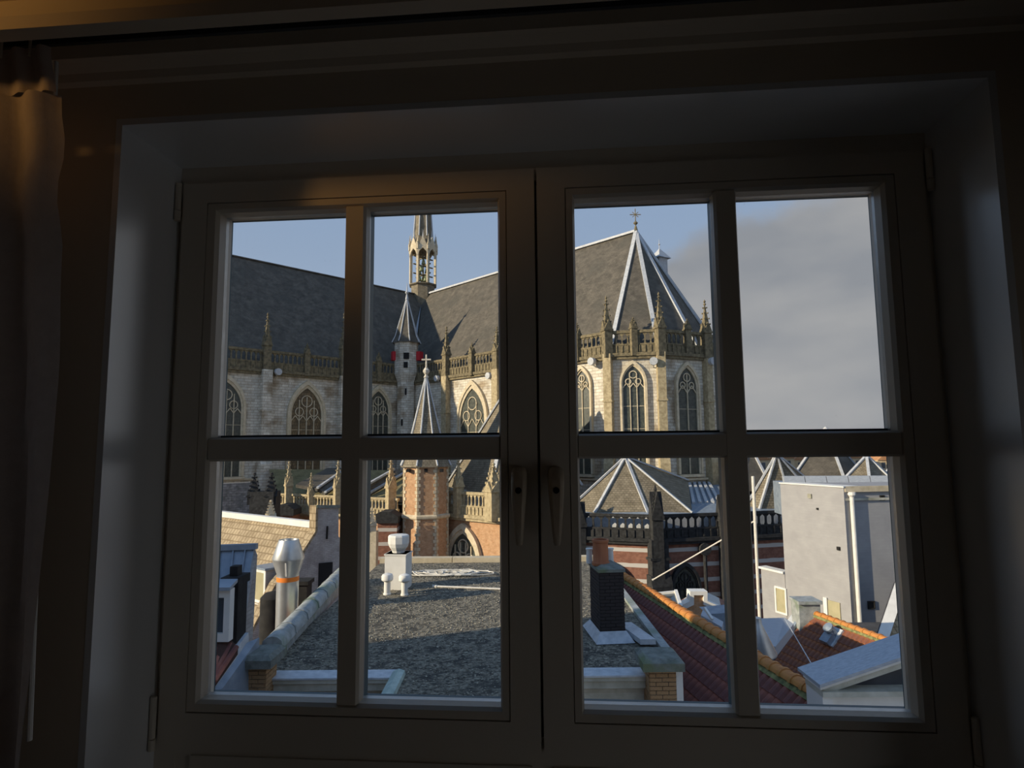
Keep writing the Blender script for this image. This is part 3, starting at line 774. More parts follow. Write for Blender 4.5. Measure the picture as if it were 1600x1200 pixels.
for k in range(8):
    t = ROT+PI/4*k; d_ = V(math.cos(t),math.sin(t),0)
    b = MB(); b.path([up(Cx,0)+d_*1.97+V(0,0,z3+.9), up(Cx,0)+d_*1.64+V(0,0,zc(338)), up(Cx,0)+d_*.06+V(0,0,zc(338)+22)], .13, 6); b.build('lead_hip', M['lead'], fl)
for i,(dx,dy,dz,r_) in enumerate(((-.7,-.6,.8,.55),(.6,-.7,.6,.5),(.0,.5,.9,.6),(-.2,-.7,2.6,.5),(.7,.2,2.5,.45),(-.8,.3,2.4,.45),(.1,-.2,4.1,.42))):
    MB().lathe(up(Cx,z1)+V(dx,dy,dz), [(r_,0),(r_*.8,.25),(r_*.55,.8),(r_*.3,1.05),(.05,1.1)], 12).build('bell', M['verdigris'], fl, smooth=True)
b = MB()
for dz in (2.0,3.8,5.4): b.bar(up(Cx,z1+dz)-D1*2.3,up(Cx,z1+dz)+D1*2.3,.18,.22); b.bar(up(Cx,z1+dz)-NC*2.3,up(Cx,z1+dz)+NC*2.3,.18,.22)
b.bar(up(Cx,z1),up(Cx,z2),.3,.3,(1,0,0)); b.build('bell_frame', M['weathered'], fl)

# ---- stair turret in the corner between nave and choir
tc_ = Kc + (D1+NC)*1.1; dT = tc_.y
def zt(py): return zat(635,py,dT)
tur = MB().lathe(up(tc_,0), [(1.38,GZ),(1.38,zt(598)),(1.85,zt(585)),(1.85,zt(538)),(2.0,zt(537)),(2.0,zt(535))], 8, PI/8).build('stair_turret', M['stone'], church)
MB().lathe(up(tc_,0), [(2.25,zt(537)),(1.75,zt(526)),(1.25,zt(508)),(.06,zt(466))], 8, PI/8).build('turret_roof', M['slate'], tur)
for k in range(8):
    t = PI/8+PI/4*k; d_ = V(math.cos(t),math.sin(t),0)
    b = MB(); b.path([up(tc_,zt(536))+d_*2.27, up(tc_,zt(526))+d_*1.77, up(tc_,zt(508))+d_*1.27, up(tc_,zt(466))+d_*.05], .10, 6); b.build('lead_hip', M['lead'], tur)
MB().lathe(up(tc_,zt(468)), [(.3,0),(.1,.8),(.32,1.1),(.1,1.5),(.03,2.6)], 8).build('finial', M['lead'], tur)
for px, mt_ in ((616.5,'redshutter'),(653.5,'redshutter')):
    q = at(px,556,dT-.9); MB(Matrix.Translation(q) @ Matrix.Rotation(.45 if px<630 else -.45,4,'Z')).box(-.32,.32,-.10,.9,-.7,.7).build('shutter', M[mt_], tur)
b = MB()
for px, py, hw_, hh in ((635,556,.42,.5),(634,570,.3,.45),(634,612,.12,.5),(628,660,.12,.5)):
    q = at(px,py,dT-(1.72 if py<590 else 1.3)); b = MB(); b.box(q.x-hw_,q.x+hw_,q.y-.12,q.y+.3,q.z-hh,q.z+hh); b.build('window_slit', M['slitdark'], tur)

# ---- lower buildings of the church: aisle and ambulatory galleries
def wall_px(x0, d0, x1, d1, py=780):
    return Wall(up(at(x0,py,d0),0), up(at(x1,py,d1),0))
gd = wall_px(655,66.4,822,57.2); ZD0, ZD1 = -6.75, -4.45      # lit gallery left of the middle post
gl = wall_px(428,72.0,624,63.0); ZL0, ZL1 = -7.05, -5.12      # lit gallery further left
ga = wall_px(884,57.6,1022,55.0); gb = wall_px(1022,55.0,1145,56.6); gc = wall_px(1145,56.6,1262,58.5); ZA0, ZA1 = -8.25, -6.12
wallpart(gd, GZ, ZD0, M['brick_o']); balustrade(gd, 0, gd.L, ZD0, ZD1, M['tanstone'], .50)
wallpart(gl, GZ, ZL0, M['brick_o']); balustrade(gl, 0, gl.L, ZL0, ZL1, M['tanstone'], .46)
for w in (ga,gb,gc):
    wallpart(w, GZ, ZA0, M['brick_b']); balustrade(w, 0, w.L, ZA0, ZA1, M['darkstone'], .70, indiv=True)
    b = MB(); b.prism([w.p(0,-1.0,ZA0),w.p(w.L,-1.0,ZA0),w.p(w.L,-1.3,ZA0),w.p(0,-1.3,ZA0)],(0,0,1.72)); b.build('lead_gutter_wall', M['lead'], church)
for w, px, yt, mt_, wd in ((gd,719,712,'tanstone',.8),(gd,774,722,'tanstone',1.3),(gl,453,716,'tanstone',.75),(gl,488,738,'tanstone',.6),(gl,530,716,'tanstone',.75),(gl,613,712,'tanstone',.85)):
    a,_ = w.hit(px,790); q = w.p(a,.25,0); pinnacle(q, (ZD0 if w is gd else ZL0)-.3, zat(px,yt,q.y), wd, M[mt_], .6, shaft=.55)
for w, a, yt, wd in ((ga,1.3,772,1.0),(gb,0,756,.95),(gb,gb.L-1.2,762,.95)):
    q = w.p(a,.3,0); pinnacle(q, GZ, zat(1022,yt,q.y), wd, M['darkstone'], .1, shaft=.83)
buttress(gb, .1, GZ, ZA0, 1.9, 1.0, M['darkstone'])
a0,z_ = gd.hit(699,850); a1,_ = gd.hit(753,850); _,za = gd.hit(726,820)
gothic(gd, a0, a1, -12.5, za, 5, M['glassdark'], M['stone_plain'], k=.82, mul=M['stone_plain'], rim=.42)
for w, x0, x1, ya in ((ga,932,990,881),(gb,1047,1090,880)):
    a0,_ = w.hit(x0,890); a1,_ = w.hit(x1,890); _,za = w.hit((x0+x1)/2,ya); gothic(w, a0, a1, -15.5, za, 4, M['glassdark'], M['darkstone'], k=.85, rim=.34)
a,z_ = gb.hit(1098,857); b = MB(); c = gb.p(a,.35,z_); b.tube(c-gb.n*.25,c+gb.n*.2,.55,.55,14); b.tube(c-V(0,0,.4),c-V(0,0,8.5),.17,.17,8); b.build('rainwater_pipe', M['darkstone'], church)

# ambulatory roofs
zb = -6.35
def pyramid(apex, base, mt_, name='chapel_roof', hips=True, lead=.28):
    b = MB(); n = len(base)
    for i in range(n): b.face([apex,base[i],base[(i+1)%n]])
    b.face(base); o = b.build(name, mt_, church, merge=True)
    if hips:
        for p in base:
            b = MB(); b.bar(apex+V(0,0,.12), p+V(0,0,.14), lead,.16); b.build('lead_hip', M['lead'], o)
    b = MB(); b.lathe(apex-V(0,0,.2), [(.42,0),(.3,.35),(.1,.6)], 8); b.build('finial', M['lead'], o)
    return o
ap = at(977,715,61.0)
pyramid(ap, [atz(885,800,zb), atz(929,803,zb), atz(1013,804,zb), atz(1082,803,zb), at(1075,752,66), at(940,752,66)], M['slate_tan'])
# lead lean-to roof beside it, with standing rolls
t0_, t1_, u0_, u1_ = V3+V(0,0,0), V1, None, None
b = MB(); T = [up(V1-V(2,0,0),-4.3), up(V2,-4.3), up(V3,-4.3), up(V4,-4.3), up(gc.p(gc.L,-1,0),zb), up(gc.p(0,-1,0),zb), up(gb.p(0,-1,0),zb), up(ga.p(0,-1,0),zb)]
b.face([T[0],T[1],T[6],T[7]]); b.face([T[1],T[2],T[5],T[6]]); b.face([T[2],T[3],T[4],T[5]])
lr = b.build('lead_roof', M['zinc'], church)
for i in range(9):
    f = .12+.105*i; p = T[1]+(T[2]-T[1])*f; q = T[6]+(T[5]-T[6])*(f*.9+.1); q = p+(q-p)*.72
    b = MB(); b.bar(p+V(0,0,.12),q+V(0,0,.14),.30,.22); b.build('lead_roll', M['lead'], lr)
# chapels further round to the right
pyramid(at(1213,711,60), [at(1166,792,60.5), at(1186,800,59.6), at(1240,800,60), at(1284,792,61), at(1272,760,66), at(1190,757,66)], M['slate_tan'])
pyramid(at(1290,672,72), [at(1232,757,68), at(1322,757,66), at(1362,757,70), at(1330,752,78), at(1240,752,78)], M['slate'])
pyramid(at(1354,713,66), [at(1312,758,64), at(1360,762,62), at(1401,758,64), at(1400,755,70), at(1325,755,70)], M['slate_tan'])
pyramid(at(1168,690,70), [at(1128,760,68), at(1150,770,65), at(1206,764,66), at(1200,755,74), at(1130,755,74)], M['slate'])
pyramid(at(1418,690,70), [at(1372,760,68), at(1400,770,65), at(1456,764,66), at(1450,755,74), at(1380,755,74)], M['slate_tan'])
# tall chapel roof left of the middle post
pyramid(at(800,596,66), [at(697,760,68), at(766,772,60.8), at(850,772,59), at(910,760,64), at(860,745,74), at(740,745,76)], M['slate_tan'], lead=.4)

# octagonal brick turret with a cross
tq = at(665,760,62.6); dQ = tq.y
def zq(py): return zat(665,py,dQ)
bt = MB().lathe((tq.x,tq.y,0), [(2.38,GZ),(2.38,zq(728))], 8, PI/8+.20).build('brick_turret', M['brick_o'], church)
MB().lathe((tq.x,tq.y,0), [(2.72,zq(729)),(2.65,zq(727)),(2.05,zq(706)),(1.55,zq(681)),(.05,zq(589))], 8, PI/8+.20).build('turret_roof', M['slate_tan'], bt)
MB().lathe((tq.x,tq.y,0), [(2.5,zq(808)),(2.6,zq(806)),(2.6,zq(803)),(2.42,zq(801))], 8, PI/8+.20).build('string_course', M['stone_plain'], bt)
for k in range(8):
    t = PI/8+.20+PI/4*k; d_ = V(math.cos(t),math.sin(t),0); o_ = V(tq.x,tq.y,0)
    b = MB(); b.path([o_+d_*2.68+V(0,0,zq(727)),o_+d_*2.08+V(0,0,zq(706)),o_+d_*1.58+V(0,0,zq(681)),o_+d_*.06+V(0,0,zq(589))],.10,6); b.build('lead_hip', M['lead'], bt)
    if d_.y < .3:
        b = MB(); z_ = GZ+6; i = 0
        while z_ < zq(730):
            L_ = .30 if i % 2 else .15
            for sgn in (-1,1):
                t2 = V(-math.sin(t+sgn*PI/8),math.cos(t+sgn*PI/8),0)*sgn
                c = o_+d_*2.40; b.bar(c+V(0,0,z_+.16)+V(0,0,0),c+t2*L_+V(0,0,z_+.16),.10,.30)
            z_ += .34; i += 1
        b.build('quoin', M['stone_plain'], bt)
b = MB(); o_ = V(tq.x,tq.y,0); b.lathe(o_+V(0,0,zq(590)),[(.28,0),(.14,.3),(.34,.6),(.34,.75),(.1,1.1)],8); b.tube(o_+V(0,0,zq(590)),o_+V(0,0,zq(554)),.10,.08,6); b.bar(o_+V(-.48,0,zq(562)),o_+V(.48,0,zq(562)),.16,.16); b.build('cross', M['stone'], bt)
b = MB()
for px in (638,666,690):
    q = at(px,735,dQ-2.05); b = MB(); b.box(q.x-.16,q.x+.16,q.y-.25,q.y+.3,q.z-.16,q.z+.16); b.build('window_slit', M['slitdark'], bt)

# rubble wall, dark twin pinnacles, roofs and hoods behind the left gallery
rw = wall_px(325,64,404,68,770); wallpart(rw, GZ, zat(365,755,66), M['stone_grey'])
q0, q1 = at(393,770,58), at(430,770,58)
b = MB(); b.box(q0.x,q1.x,57.6,59.4,GZ,zat(400,768,58)); b.build('buttress', M['darkstone'], church)
for px in (397,424): pinnacle(at(px,770,58.2), -5.2, zat(px,738,58), 1.0, M['darkstone'], .2, shaft=.3)
b = MB(); b.face([up(gl.p(0,-.8,0),-5.9),up(gl.p(gl.L,-.8,0),-5.9),at(640,735,82),at(420,733,79)]); b.build('lean_to_roof', M['slate_olive'], church)
def slab(pts, th, mt_, name, parent=church):
    b = MB(); b.prism([Vector(p) for p in pts],(0,0,-th)); return b.build(name, mt_, parent)
for A_, B_, C_, D_ in (((462,757),(512,731),(542,731),(496,763)),((496,763),(542,733),(556,738),(508,770)),((572,760),(616,733),(634,738),(572,774))):
    o = slab([at(*A_,69),at(*B_,78),at(*C_,78),at(*D_,68.5)],.35,M['slate'],'aisle_roof')
    b = MB(); b.bar(at(*D_,68.4)+V(0,0,.05),at(*C_,77.9)+V(0,0,.05),.28,.2); b.build('lead_hip', M['lead'], o)
b = MB(); b.bar(at(572,758,67.8),at(616,733,77.5),.3,.22); b.build('lead_hip', M['lead'], church)
for x0, x1, yt, yb, d_ in ((430,459,789,806,66),(587,622,800,818,60)):
    p, q = at(x0,yt,d_), at(x1,yt,d_); zz = at(x0,yb,d_).z; xm = (p.x+q.x)/2
    b = MB(); b.prism([(p.x,d_,p.z-.2),(p.x+.4*(xm-p.x),d_,p.z),(xm+.3*(q.x-xm),d_,p.z),(q.x,d_,p.z-.5),(q.x,d_,zz),(p.x,d_,zz)],(0,2.5,0)); b.build('buttress_hood', M['darkstone'], church)
    b = MB(); b.box(p.x+.15,q.x-.15,d_+.25,d_+2.4,GZ,zz); b.build('buttress', M['brick_b'], church)
pinnacle(at(423,800,50), zat(423,812,50), zat(423,781,50), .75, M['stone_plain'], .4, shaft=.2)
pinnacle(at(581,800,58.5), zat(581,830,58.5), zat(581,793,58.5), .75, M['stone_plain'], .4, shaft=.3)
b = MB(); q = at(423,812,50); b.box(q.x-.5,q.x+.5,49.6,50.6,GZ,q.z); b.build('buttress', M['stone_plain'], church)
b = MB(); q = at(581,830,58.5); b.box(q.x-.5,q.x+.5,58.1,59.1,GZ,q.z); b.build('buttress', M['stone_plain'], church)
b = MB(); p, q = at(606,770,65), at(650,770,65); b.box(p.x,q.x,64.6,65.4,GZ,zat(630,776,65)); b.build('niche_wall', M['darkstone'], church)
# ================================================================== THE HOUSES BELOW
# neighbouring house at the left, out of the picture, whose corner throws the long shadow over the near roofs
b = MB(); b.prism([(-16,7.95,GZ),(-16,-3,GZ),(-25,-6.4,GZ),(-25,4.55,GZ)],(0,0,5.5-GZ)); b.build('wall_neighbour', M['brick_b'], kind='structure')

BR = MB(); BR.box(-.5,.5,-.5,.5,-.5,.5)
BRICKS = {}
def brickstack(parent, c, wx, wy, z0, z1, rot, mt, mort, name='chimney', L=.205, H=.056, J=.011):
    Mx = Matrix.Translation((c[0],c[1],0)) @ Matrix.Rotation(rot,4,'Z')
    core = MB(Mx); core.box(-wx/2+.012,wx/2-.012,-wy/2+.012,wy/2-.012,z0,z1); o = core.build(name, mort, parent)
    if mt.name not in BRICKS:
        BRICKS[mt.name] = [BR.mesh('brick',[mt]) for _ in range(1)]
    me = BRICKS[mt.name][0]
    n = int((z1-z0)/(H+J)); 
    for k in range(n):
        z = z1-(k+.5)*(H+J)
        for side in range(4):
            ln, off = (wx, wy/2) if side % 2 == 0 else (wy, wx/2)
            R3 = Matrix.Rotation(PI/2*side,4,'Z')
            x = -ln/2; first = (L*.5 if (k+side) % 2 else L)
            while x < ln/2-.03:
                l = min(first, ln/2-x); first = L
                jx = random.uniform(-.004,.004)
                m_ = Mx @ R3 @ Matrix.Translation((x+l/2,-off+.045+jx,z)) @ Matrix.Diagonal((l-J,.10,H,1))
                put('brick', me, o, m_)
                x += l
    return o

# ---- flat roofed house with gravel
ZG = -3.9
house = thing('flat_roof_house', (-1,14,GZ), 'flat gravel roofed house with cream cornice and brick corner piers, straight below', 'house')
FY, BY, LXh, RXh = 10.85, 21.2, -4.55, 2.85
EX0, EX1, EY = -2.0, .35, 6.0
b = MB()
pl = [(LXh,FY),(EX0,FY),(EX0,EY),(EX1,EY),(EX1,FY),(RXh,FY),(RXh,BY),(LXh,BY)]
b.prism([(x,y,ZG-.25) for x,y in pl],(0,0,.25)); b.build('roof_deck', M['gravel'], house)
b = MB(); b.prism([(x,y,GZ) for x,y in [(LXh+.05,FY+.12),(RXh-.02,FY+.12),(RXh-.02,BY-.1),(LXh+.05,BY-.1)]],(0,0,ZG-.25-GZ)); b.prism([(EX0+.1,EY+.1,GZ),(EX1-.1,EY+.1,GZ),(EX1-.1,FY+.1,GZ),(EX0+.1,FY+.1,GZ)],(0,0,ZG-.25-GZ)); b.build('wall', M['brick_b'], house)
b = MB(); rnd = random.Random(3)
for _ in range(9000):
    y = FY-2.6 + (BY-FY+2.4)*rnd.random()**1.5; x = rnd.uniform(LXh+.1,RXh-.1)
    if y < FY+.1 and not (EX0+.15 < x < EX1-.1): continue
    r_ = rnd.uniform(.010,.026); z = ZG+r_*.3; a = rnd.uniform(0,1.5); ca, sa = r_*math.cos(a), r_*math.sin(a)
    b.raw([(x+ca,y+sa,z),(x-sa,y+ca,z),(x-ca,y-sa,z),(x+sa,y-ca,z),(x,y,z+r_*.7)],[(0,1,4),(1,2,4),(2,3,4),(3,0,4)])
o = b.build('gravel', M['pebble'], house); o['kind'] = 'stuff'
# rounded lead coping along the left edge, in jointed lengths
pA, pB = atz(424,1001,-3.52), atz(536,888,-3.52)
par = MB(); par.prism([pA+V(-.16,0,-.5),pA+V(.12,0,-.5),pB+V(.12,0,-.5),pB+V(-.16,0,-.5)],(0,0,.42)); par.build('parapet', M['coping'], house)
nS = 7
for k in range(nS):
    p, q = pA+(pB-pA)*(k/nS+.006), pA+(pB-pA)*((k+1)/nS-.006)
    b = MB(); d_ = (q-p).normalized(); r_ = V(d_.y,-d_.x,0)
    prof = [(-.20,-.16),(-.17,-.02),(-.09,.045),(.0,.06),(.09,.045),(.17,-.02),(.20,-.16)]
    b.prism([p+r_*x+V(0,0,z) for x,z in prof], q-p); b.build('coping', M['coping'], house, smooth=True)
    if k: 
        b = MB(); c = pA+(pB-pA)*(k/nS); b.prism([c-d_*.03+r_*x*1.06+V(0,0,z*1.0+.012) for x,z in prof], d_*.06); b.build('coping_joint', M['coping'], house)
# back and right copings
for (x0,x1) in ((LXh,-2.1),(-2.08,.3),(.32,RXh)):
    b = MB(); b.box(x0,x1,BY-.05,BY+.3,ZG-.1,ZG+.16); b.build('coping', M['stone_plain'], house)
b = MB(); b.box(RXh-.05,RXh+.12,FY+.5,BY,ZG-.2,ZG+.07); b.build('coping', M['coping'], house)
# cream cornice, left and right of the projecting bay
for x0,x1 in ((-4.18,EX0),(EX1,2.22)):
    pr = [(FY+.15,ZG+.02),(FY-.14,ZG+.02),(FY-.14,ZG-.05),(FY-.10,ZG-.07),(FY-.10,ZG-.18),(FY-.02,ZG-.22),(FY+.02,ZG-.30),(FY+.04,ZG-.48),(FY-.02,ZG-.50),(FY-.02,ZG-.56),(FY+.06,ZG-.60),(FY+.06,ZG-.9),(FY+.15,ZG-.9)]
    b = MB(); b.prism([(x0,y,z) for y,z in pr],(x1-x0,0,0)); b.build('cornice', M['cornice'], house)
    b = MB(); b.box(x0,x1,FY-.16,FY+.22,ZG+.02,ZG+.05); b.build('cornice_lead', M['flash'], house)
# green stained lead edge of the projecting bay
for x_, s_ in ((EX0,-1),(EX1,1)):
    b = MB(); b.prism([(x_-s_*.12,EY,ZG-.02),(x_-s_*.10,EY,ZG+.07),(x_,EY,ZG+.10),(x_+s_*.10,EY,ZG+.06),(x_+s_*.16,EY,ZG-.16)],(0,FY-EY+.12,0)); b.build('lead_edge', M['verdilead'], house)
# corner piers
for cx, cy, rot, zt_ in ((at(405,1012,10.65).x,10.65,.0,-3.37),(at(1029,1018,10.65).x,10.65,.0,-3.47)):
    o = brickstack(house,(cx,cy),.43,.46,-5.6,zt_-.19,rot,M['brick_y'],M['mortar'],'pier')
    b = MB(Matrix.Translation((cx,cy,0)) @ Matrix.Rotation(rot,4,'Z'))
    b.prism([(-.34,-.36,zt_-.19),(.34,-.36,zt_-.19),(.34,.36,zt_-.19),(-.34,.36,zt_-.19)],(0,0,.13))
    b.raw([(-.34,-.36,zt_-.06),(.34,-.36,zt_-.06),(.34,.36,zt_-.06),(-.34,.36,zt_-.06),(-.27,-.28,zt_),(.27,-.28,zt_),(.27,.28,zt_),(-.27,.28,zt_)],[(0,1,5,4),(1,2,6,5),(2,3,7,6),(3,0,4,7),(4,5,6,7)])
    b.build('capstone', M['capstone'], o)
    if cx > 0:
        b = MB(); b.box(cx+.23,cx+.34,cy-.2,cy+.2,-5.6,zt_-.2); b.build('white_strip', M['white'], o)
# soot black chimney with terracotta pot
c_ = atz(950,1000,ZG); ccx, ccy = c_.x+.05, c_.y+.35
zt_ = zat(950,893,c_.y)
ch = brickstack(house,(ccx,ccy),.50,.86,ZG,zt_,.10,M['brick_k'],M['mortar_k'],'chimney')
b = MB(Matrix.Translation((ccx,ccy,0)) @ Matrix.Rotation(.10,4,'Z')); b.box(-.28,.28,-.46,.46,zt_,zt_+.06); b.raw([(-.26,-.44,zt_+.06),(.26,-.44,zt_+.06),(.26,.44,zt_+.06),(-.26,.44,zt_+.06),(-.15,-.2,zt_+.13),(.15,-.2,zt_+.13),(.15,.2,zt_+.13),(-.15,.2,zt_+.13)],[(0,1,5,4),(1,2,6,5),(2,3,7,6),(3,0,4,7),(4,5,6,7)]); b.build('chimney_cap', M['capstone'], ch)
pz = zt_+.08; ph = zat(938,842,ccy)-pz
MB().lathe((at(938,870,ccy).x,ccy-.05,pz),[(.185,0),(.19,.05),(.165,.08),(.16,ph-.06),(.178,ph-.05),(.178,ph),(.14,ph),(.13,ph-.2)],18).build('chimney_pot', M['terracotta'], ch, smooth=True)
for px in (921,954):
    q = at(px,880,ccy+.25); MB().lathe((q.x,q.y,pz-.02),[(.07,0),(.06,.28),(.075,.28),(.075,.31)],12).build('small_pot', M['white'], ch, smooth=True)
b = MB(Matrix.Translation((ccx,ccy,0)) @ Matrix.Rotation(.10,4,'Z'))
for (xa,ya,xb,yb) in ((-.27,-.45,.27,-.45),(.27,-.45,.27,.45),(.27,.45,-.27,.45),(-.27,.45,-.27,-.45)):
    k = 1.45
    b.raw([(xa,ya,ZG+.20),(xb,yb,ZG+.20),(xb*k,yb*(1+.2/.45*1),ZG+.015),(xa*k,ya*(1+.2/.45*1),ZG+.015)],[(0,1,2,3)])
b.build('lead_skirt', M['flash'], ch)
b = MB(); p0,p1 = atz(975,976,ZG+.10), atz(1012,1003,ZG+.10); b.prism([p0+V(-.14,0,-.05),p0+V(.16,0,-.05),p1+V(.16,0,-.05),p1+V(-.14,0,-.05)],(0,0,.10)); b.build('lead_gutter', M['flash'], house)

# ---- things standing and lying on the gravel roof
vb = atz(619,922,ZG)
vent = thing('roof_vent', (vb.x,vb.y,ZG), 'white box vent with round cowl at the back of the gravel roof', 'vent')
d_ = vb.y
hw_ = 16.5/950*d_
z1_, z2_ = zat(619,866,d_), zat(619,838,d_)
b = MB(Matrix.Translation((vb.x,d_+hw_,0)) @ Matrix.Rotation(-.12,4,'Z')); b.box(-hw_,hw_,-hw_,hw_,ZG,z1_); b.box(-hw_*1.06,hw_*1.06,-hw_*1.06,hw_*1.06,z1_-.04,z1_); b.build('box', M['white'], vent)
MB().lathe((vb.x,d_+hw_,z1_),[(hw_*.55,-.02),(hw_*.62,.06),(hw_*.86,.16),(hw_*.98,.26),(hw_*.98,z2_-z1_-.04),(hw_*.9,z2_-z1_),(hw_*.4,z2_-z1_+.02)],10,.2).build('cowl', M['white'], vent)
for i,(px,lab) in enumerate(((605,'short white vent pipe with domed cap, left of its twin on the gravel'),(632,'short white vent pipe with domed cap, right of its twin on the gravel'))):
    q = atz(px,929 if i==0 else 930,ZG); k = q.y/950
    t_ = thing('vent_pipe', q, lab, 'vent pipe', 'twin vent pipes on the gravel roof')
    MB().lathe(q,[(6*k,0),(6*k,.03),(5*k,.05),(5*k,22*k)],14).build('pipe', M['white'], t_, smooth=True)
    MB().lathe(q+V(0,0,20*k),[(7*k,0),(9*k,2*k),(9*k,7*k),(7.5*k,10*k),(2*k,12*k)],14).build('cap', M['white'], t_, smooth=True)
rnd = random.Random(11); b = MB(); c = atz(700,898,ZG)
pts = []
for i in range(150):
    t = i*.36; r_ = .55+.35*math.sin(i*.23)+.2*rnd.random()
    pts.append(c+V(1.15*r_*math.cos(t)+.25*math.sin(i*.05),.42*r_*math.sin(t),.035+.05*rnd.random()))
b.path(pts,.016,5); b.build('white_hose', M['hose'], label='tangle of thin white hose lying on the gravel roof', cat='hose')
b = MB(); p, q = atz(676,916,ZG+.03), atz(800,921,ZG+.03); b.tube(p,q,.028,.028,8); b.tube(p,p+(q-p).normalized()*.12,.04,.04,8); b.build('white_pole', M['hose'], label='white pole lying across the gravel roof in front of the hose', cat='pole')

# ---- metal flue left of the coping
fq = at(449,930,15.2); k = 15.2/950
flue = thing('metal_flue', (fq.x,15.2,-9), 'shiny metal flue with flared cowl and an orange band', 'flue')
def zf(py): return zat(449,py,15.2)
MB().lathe((fq.x,15.2,0),[(16*k,-9),(16*k,zf(950)),(16.2*k,zf(950)),(16.2*k,zf(907))],28).build('pipe', M['galv'], flue, smooth=True)
MB().lathe((fq.x,15.2,0),[(16.4*k,zf(907)),(16.4*k,zf(900))],28).build('orange_band', M['orange'], flue, smooth=True)
MB().lathe((fq.x,15.2,0),[(16.2*k,zf(900)),(16.2*k,zf(896)),(23*k,zf(874)),(23.5*k,zf(871)),(14.5*k,zf(843)),(13*k,zf(843)),(12*k,zf(850))],28).build('cowl', M['galv'], flue, smooth=True)
b = MB(); b.bar((fq.x+4*k,15.2-18*k,zf(897)),(fq.x+4*k,15.2-21.5*k,zf(876)),.035,.03); b.build('bracket', M['white'], flue)

# ---- tan roofed house with a grey gable
R0, R1 = atz(330,802.5,-3.25), atz(491,821.5,-3.25)
dd = (R1-R0).normalized(); R0 = R1-dd*12
th = thing('tan_roof_house', up(R1,GZ), 'house with sunlit tan tiled roof and grey brick gable end', 'house')
Lk = hit(392,996,R1,dd); sl = Lk-R1; L0 = R0+sl; bk = Vector((-sl.x,-sl.y,sl.z))
b = MB(); b.prism([R0,R1,R1+sl*1.5,R0+sl*1.5],V(0,0,-.2)); b.prism([R0,R1,R1+bk*1.5,R0+bk*1.5],V(0,0,-.2)); b.build('roof', M['tanroof'], th)
b = MB(); b.bar(R0+V(0,0,.05),R1+V(0,0,.05),.30,.26); b.build('ridge_cap', M['white'], th)
G = lambda px,py: hit(px,py,R1+dd*.3,dd)
b = MB(); b.prism([G(495,791),G(529,791),G(529,838),G(548,866),G(590,925),G(640,1010),G(600,1060),G(392,1060),G(389,997),G(432,914),G(473,865),G(494,832)],-dd*.35); b.build('gable_wall', M['greybrick'], th)
for p,q in ((G(495,791),G(494,832)),(G(494,832),G(473,865)),(G(473,865),G(432,914)),(G(432,914),G(389,997))):
    b = MB(); b.bar(p-dd*.2+V(0,0,.03),q-dd*.2+V(0,0,.03),.44,.10,dd.cross(q-p).normalized()); b.build('gable_coping', M['tanroof'], th)
b = MB(); b.prism([G(494,789),G(530,789),G(530,794),G(494,794)],dd*.06); b.build('gable_top', M['capstone'], th)
b = MB(); b.prism([G(498,880),G(519,878),G(518,912),G(497,917)],dd*.04); b.build('loft_hatch', M['slitdark'], th)
b = MB(); b.bar(G(511,822)+dd*.03,G(510,842)+dd*.03,.06,.06,dd); b.build('wall_anchor', M['black'], th)
sn = dd.cross(sl).normalized()
ft = hit(406,938,R1,sn); qh = Vector((sl.x,sl.y,0)).normalized()
Mx = Matrix.Identity(4)
for i in range(3): Mx[i][0] = dd[i]; Mx[i][1] = -qh[i]; Mx[i][2] = (0,0,1)[i]; Mx[i][3] = ft[i]
b = MB(Mx); b.box(-.42,.42,-.02,1.0,-.1,1.22); dm = b.build('dormer', M['greybrick'], th)
b = MB(Mx); ring(b,-.44,.44,-.12,1.24,.12,.14,-.06,-.02); b.build('window_frame', M['white'], dm)
b = MB(Mx); b.box(-.32,.32,-.045,-.02,.02,1.10); b.build('pane', M['paneyellow'], dm)
b = MB(Mx); b.box(-.50,.50,-.12,1.1,1.22,1.30); b.build('dormer_roof', M['zinc'], dm)
b = MB(Mx); b.box(-.48,.48,-.10,.1,-.24,-.12); b.build('sill', M['white'], dm)
q = at(472,925,20.5); b = MB(); b.box(q.x-.22,q.x+.22,20.3,20.8,-9,zat(472,912,20.5)); b.box(q.x-.28,q.x+.28,20.24,20.86,zat(472,912,20.5),zat(472,906,20.5)); b.build('low_chimney', M['black'], label='low black chimney between the metal flue and the grey gable', cat='chimney')
MB().lathe((q.x-.55,19.6,-9),[(.42,0),(.42,9+zat(466,924,20.3)),(.3,9+zat(466,918,20.3)),(.05,9+zat(466,915,20.3))],14).build('round_cowl', M['black'], label='dark rounded cowl just right of the metal flue', cat='cowl', smooth=True)

# ---- blue zinc roof at the left edge
zr = thing('zinc_roof_house', (-7,14.5,GZ), 'steep blue-grey zinc roof with raised seams at the left edge', 'house')
Z = [at(318,860,11.6),at(397,857,11.6),at(378,962,10.95),at(318,962,10.95)]
b = MB(); b.prism(Z,(0,.12,-.12)); ro = b.build('zinc_slope', M['zinc'], zr)
for f in (.33,.60,.84):
    p = Z[0]+(Z[1]-Z[0])*f; q = Z[3]+(Z[2]-Z[3])*f; b = MB(); b.bar(p+V(0,-.02,.02),q+V(0,-.02,.02),.02,.025); b.build('seam', M['zinc'], ro)
b = MB(); b.bar(Z[0]+V(0,0,.04),Z[1]+V(0.05,0,.04),.12,.10); b.build('ridge_roll', M['zinc'], ro)
b = MB(); b.prism([at(396,858,11.6),at(400,868,11.6),at(392,1010,11.6),at(366,1010,11.0),at(377,962,10.95)],(0,.06,0)); b.build('side_wall', M['greybrick'], zr)
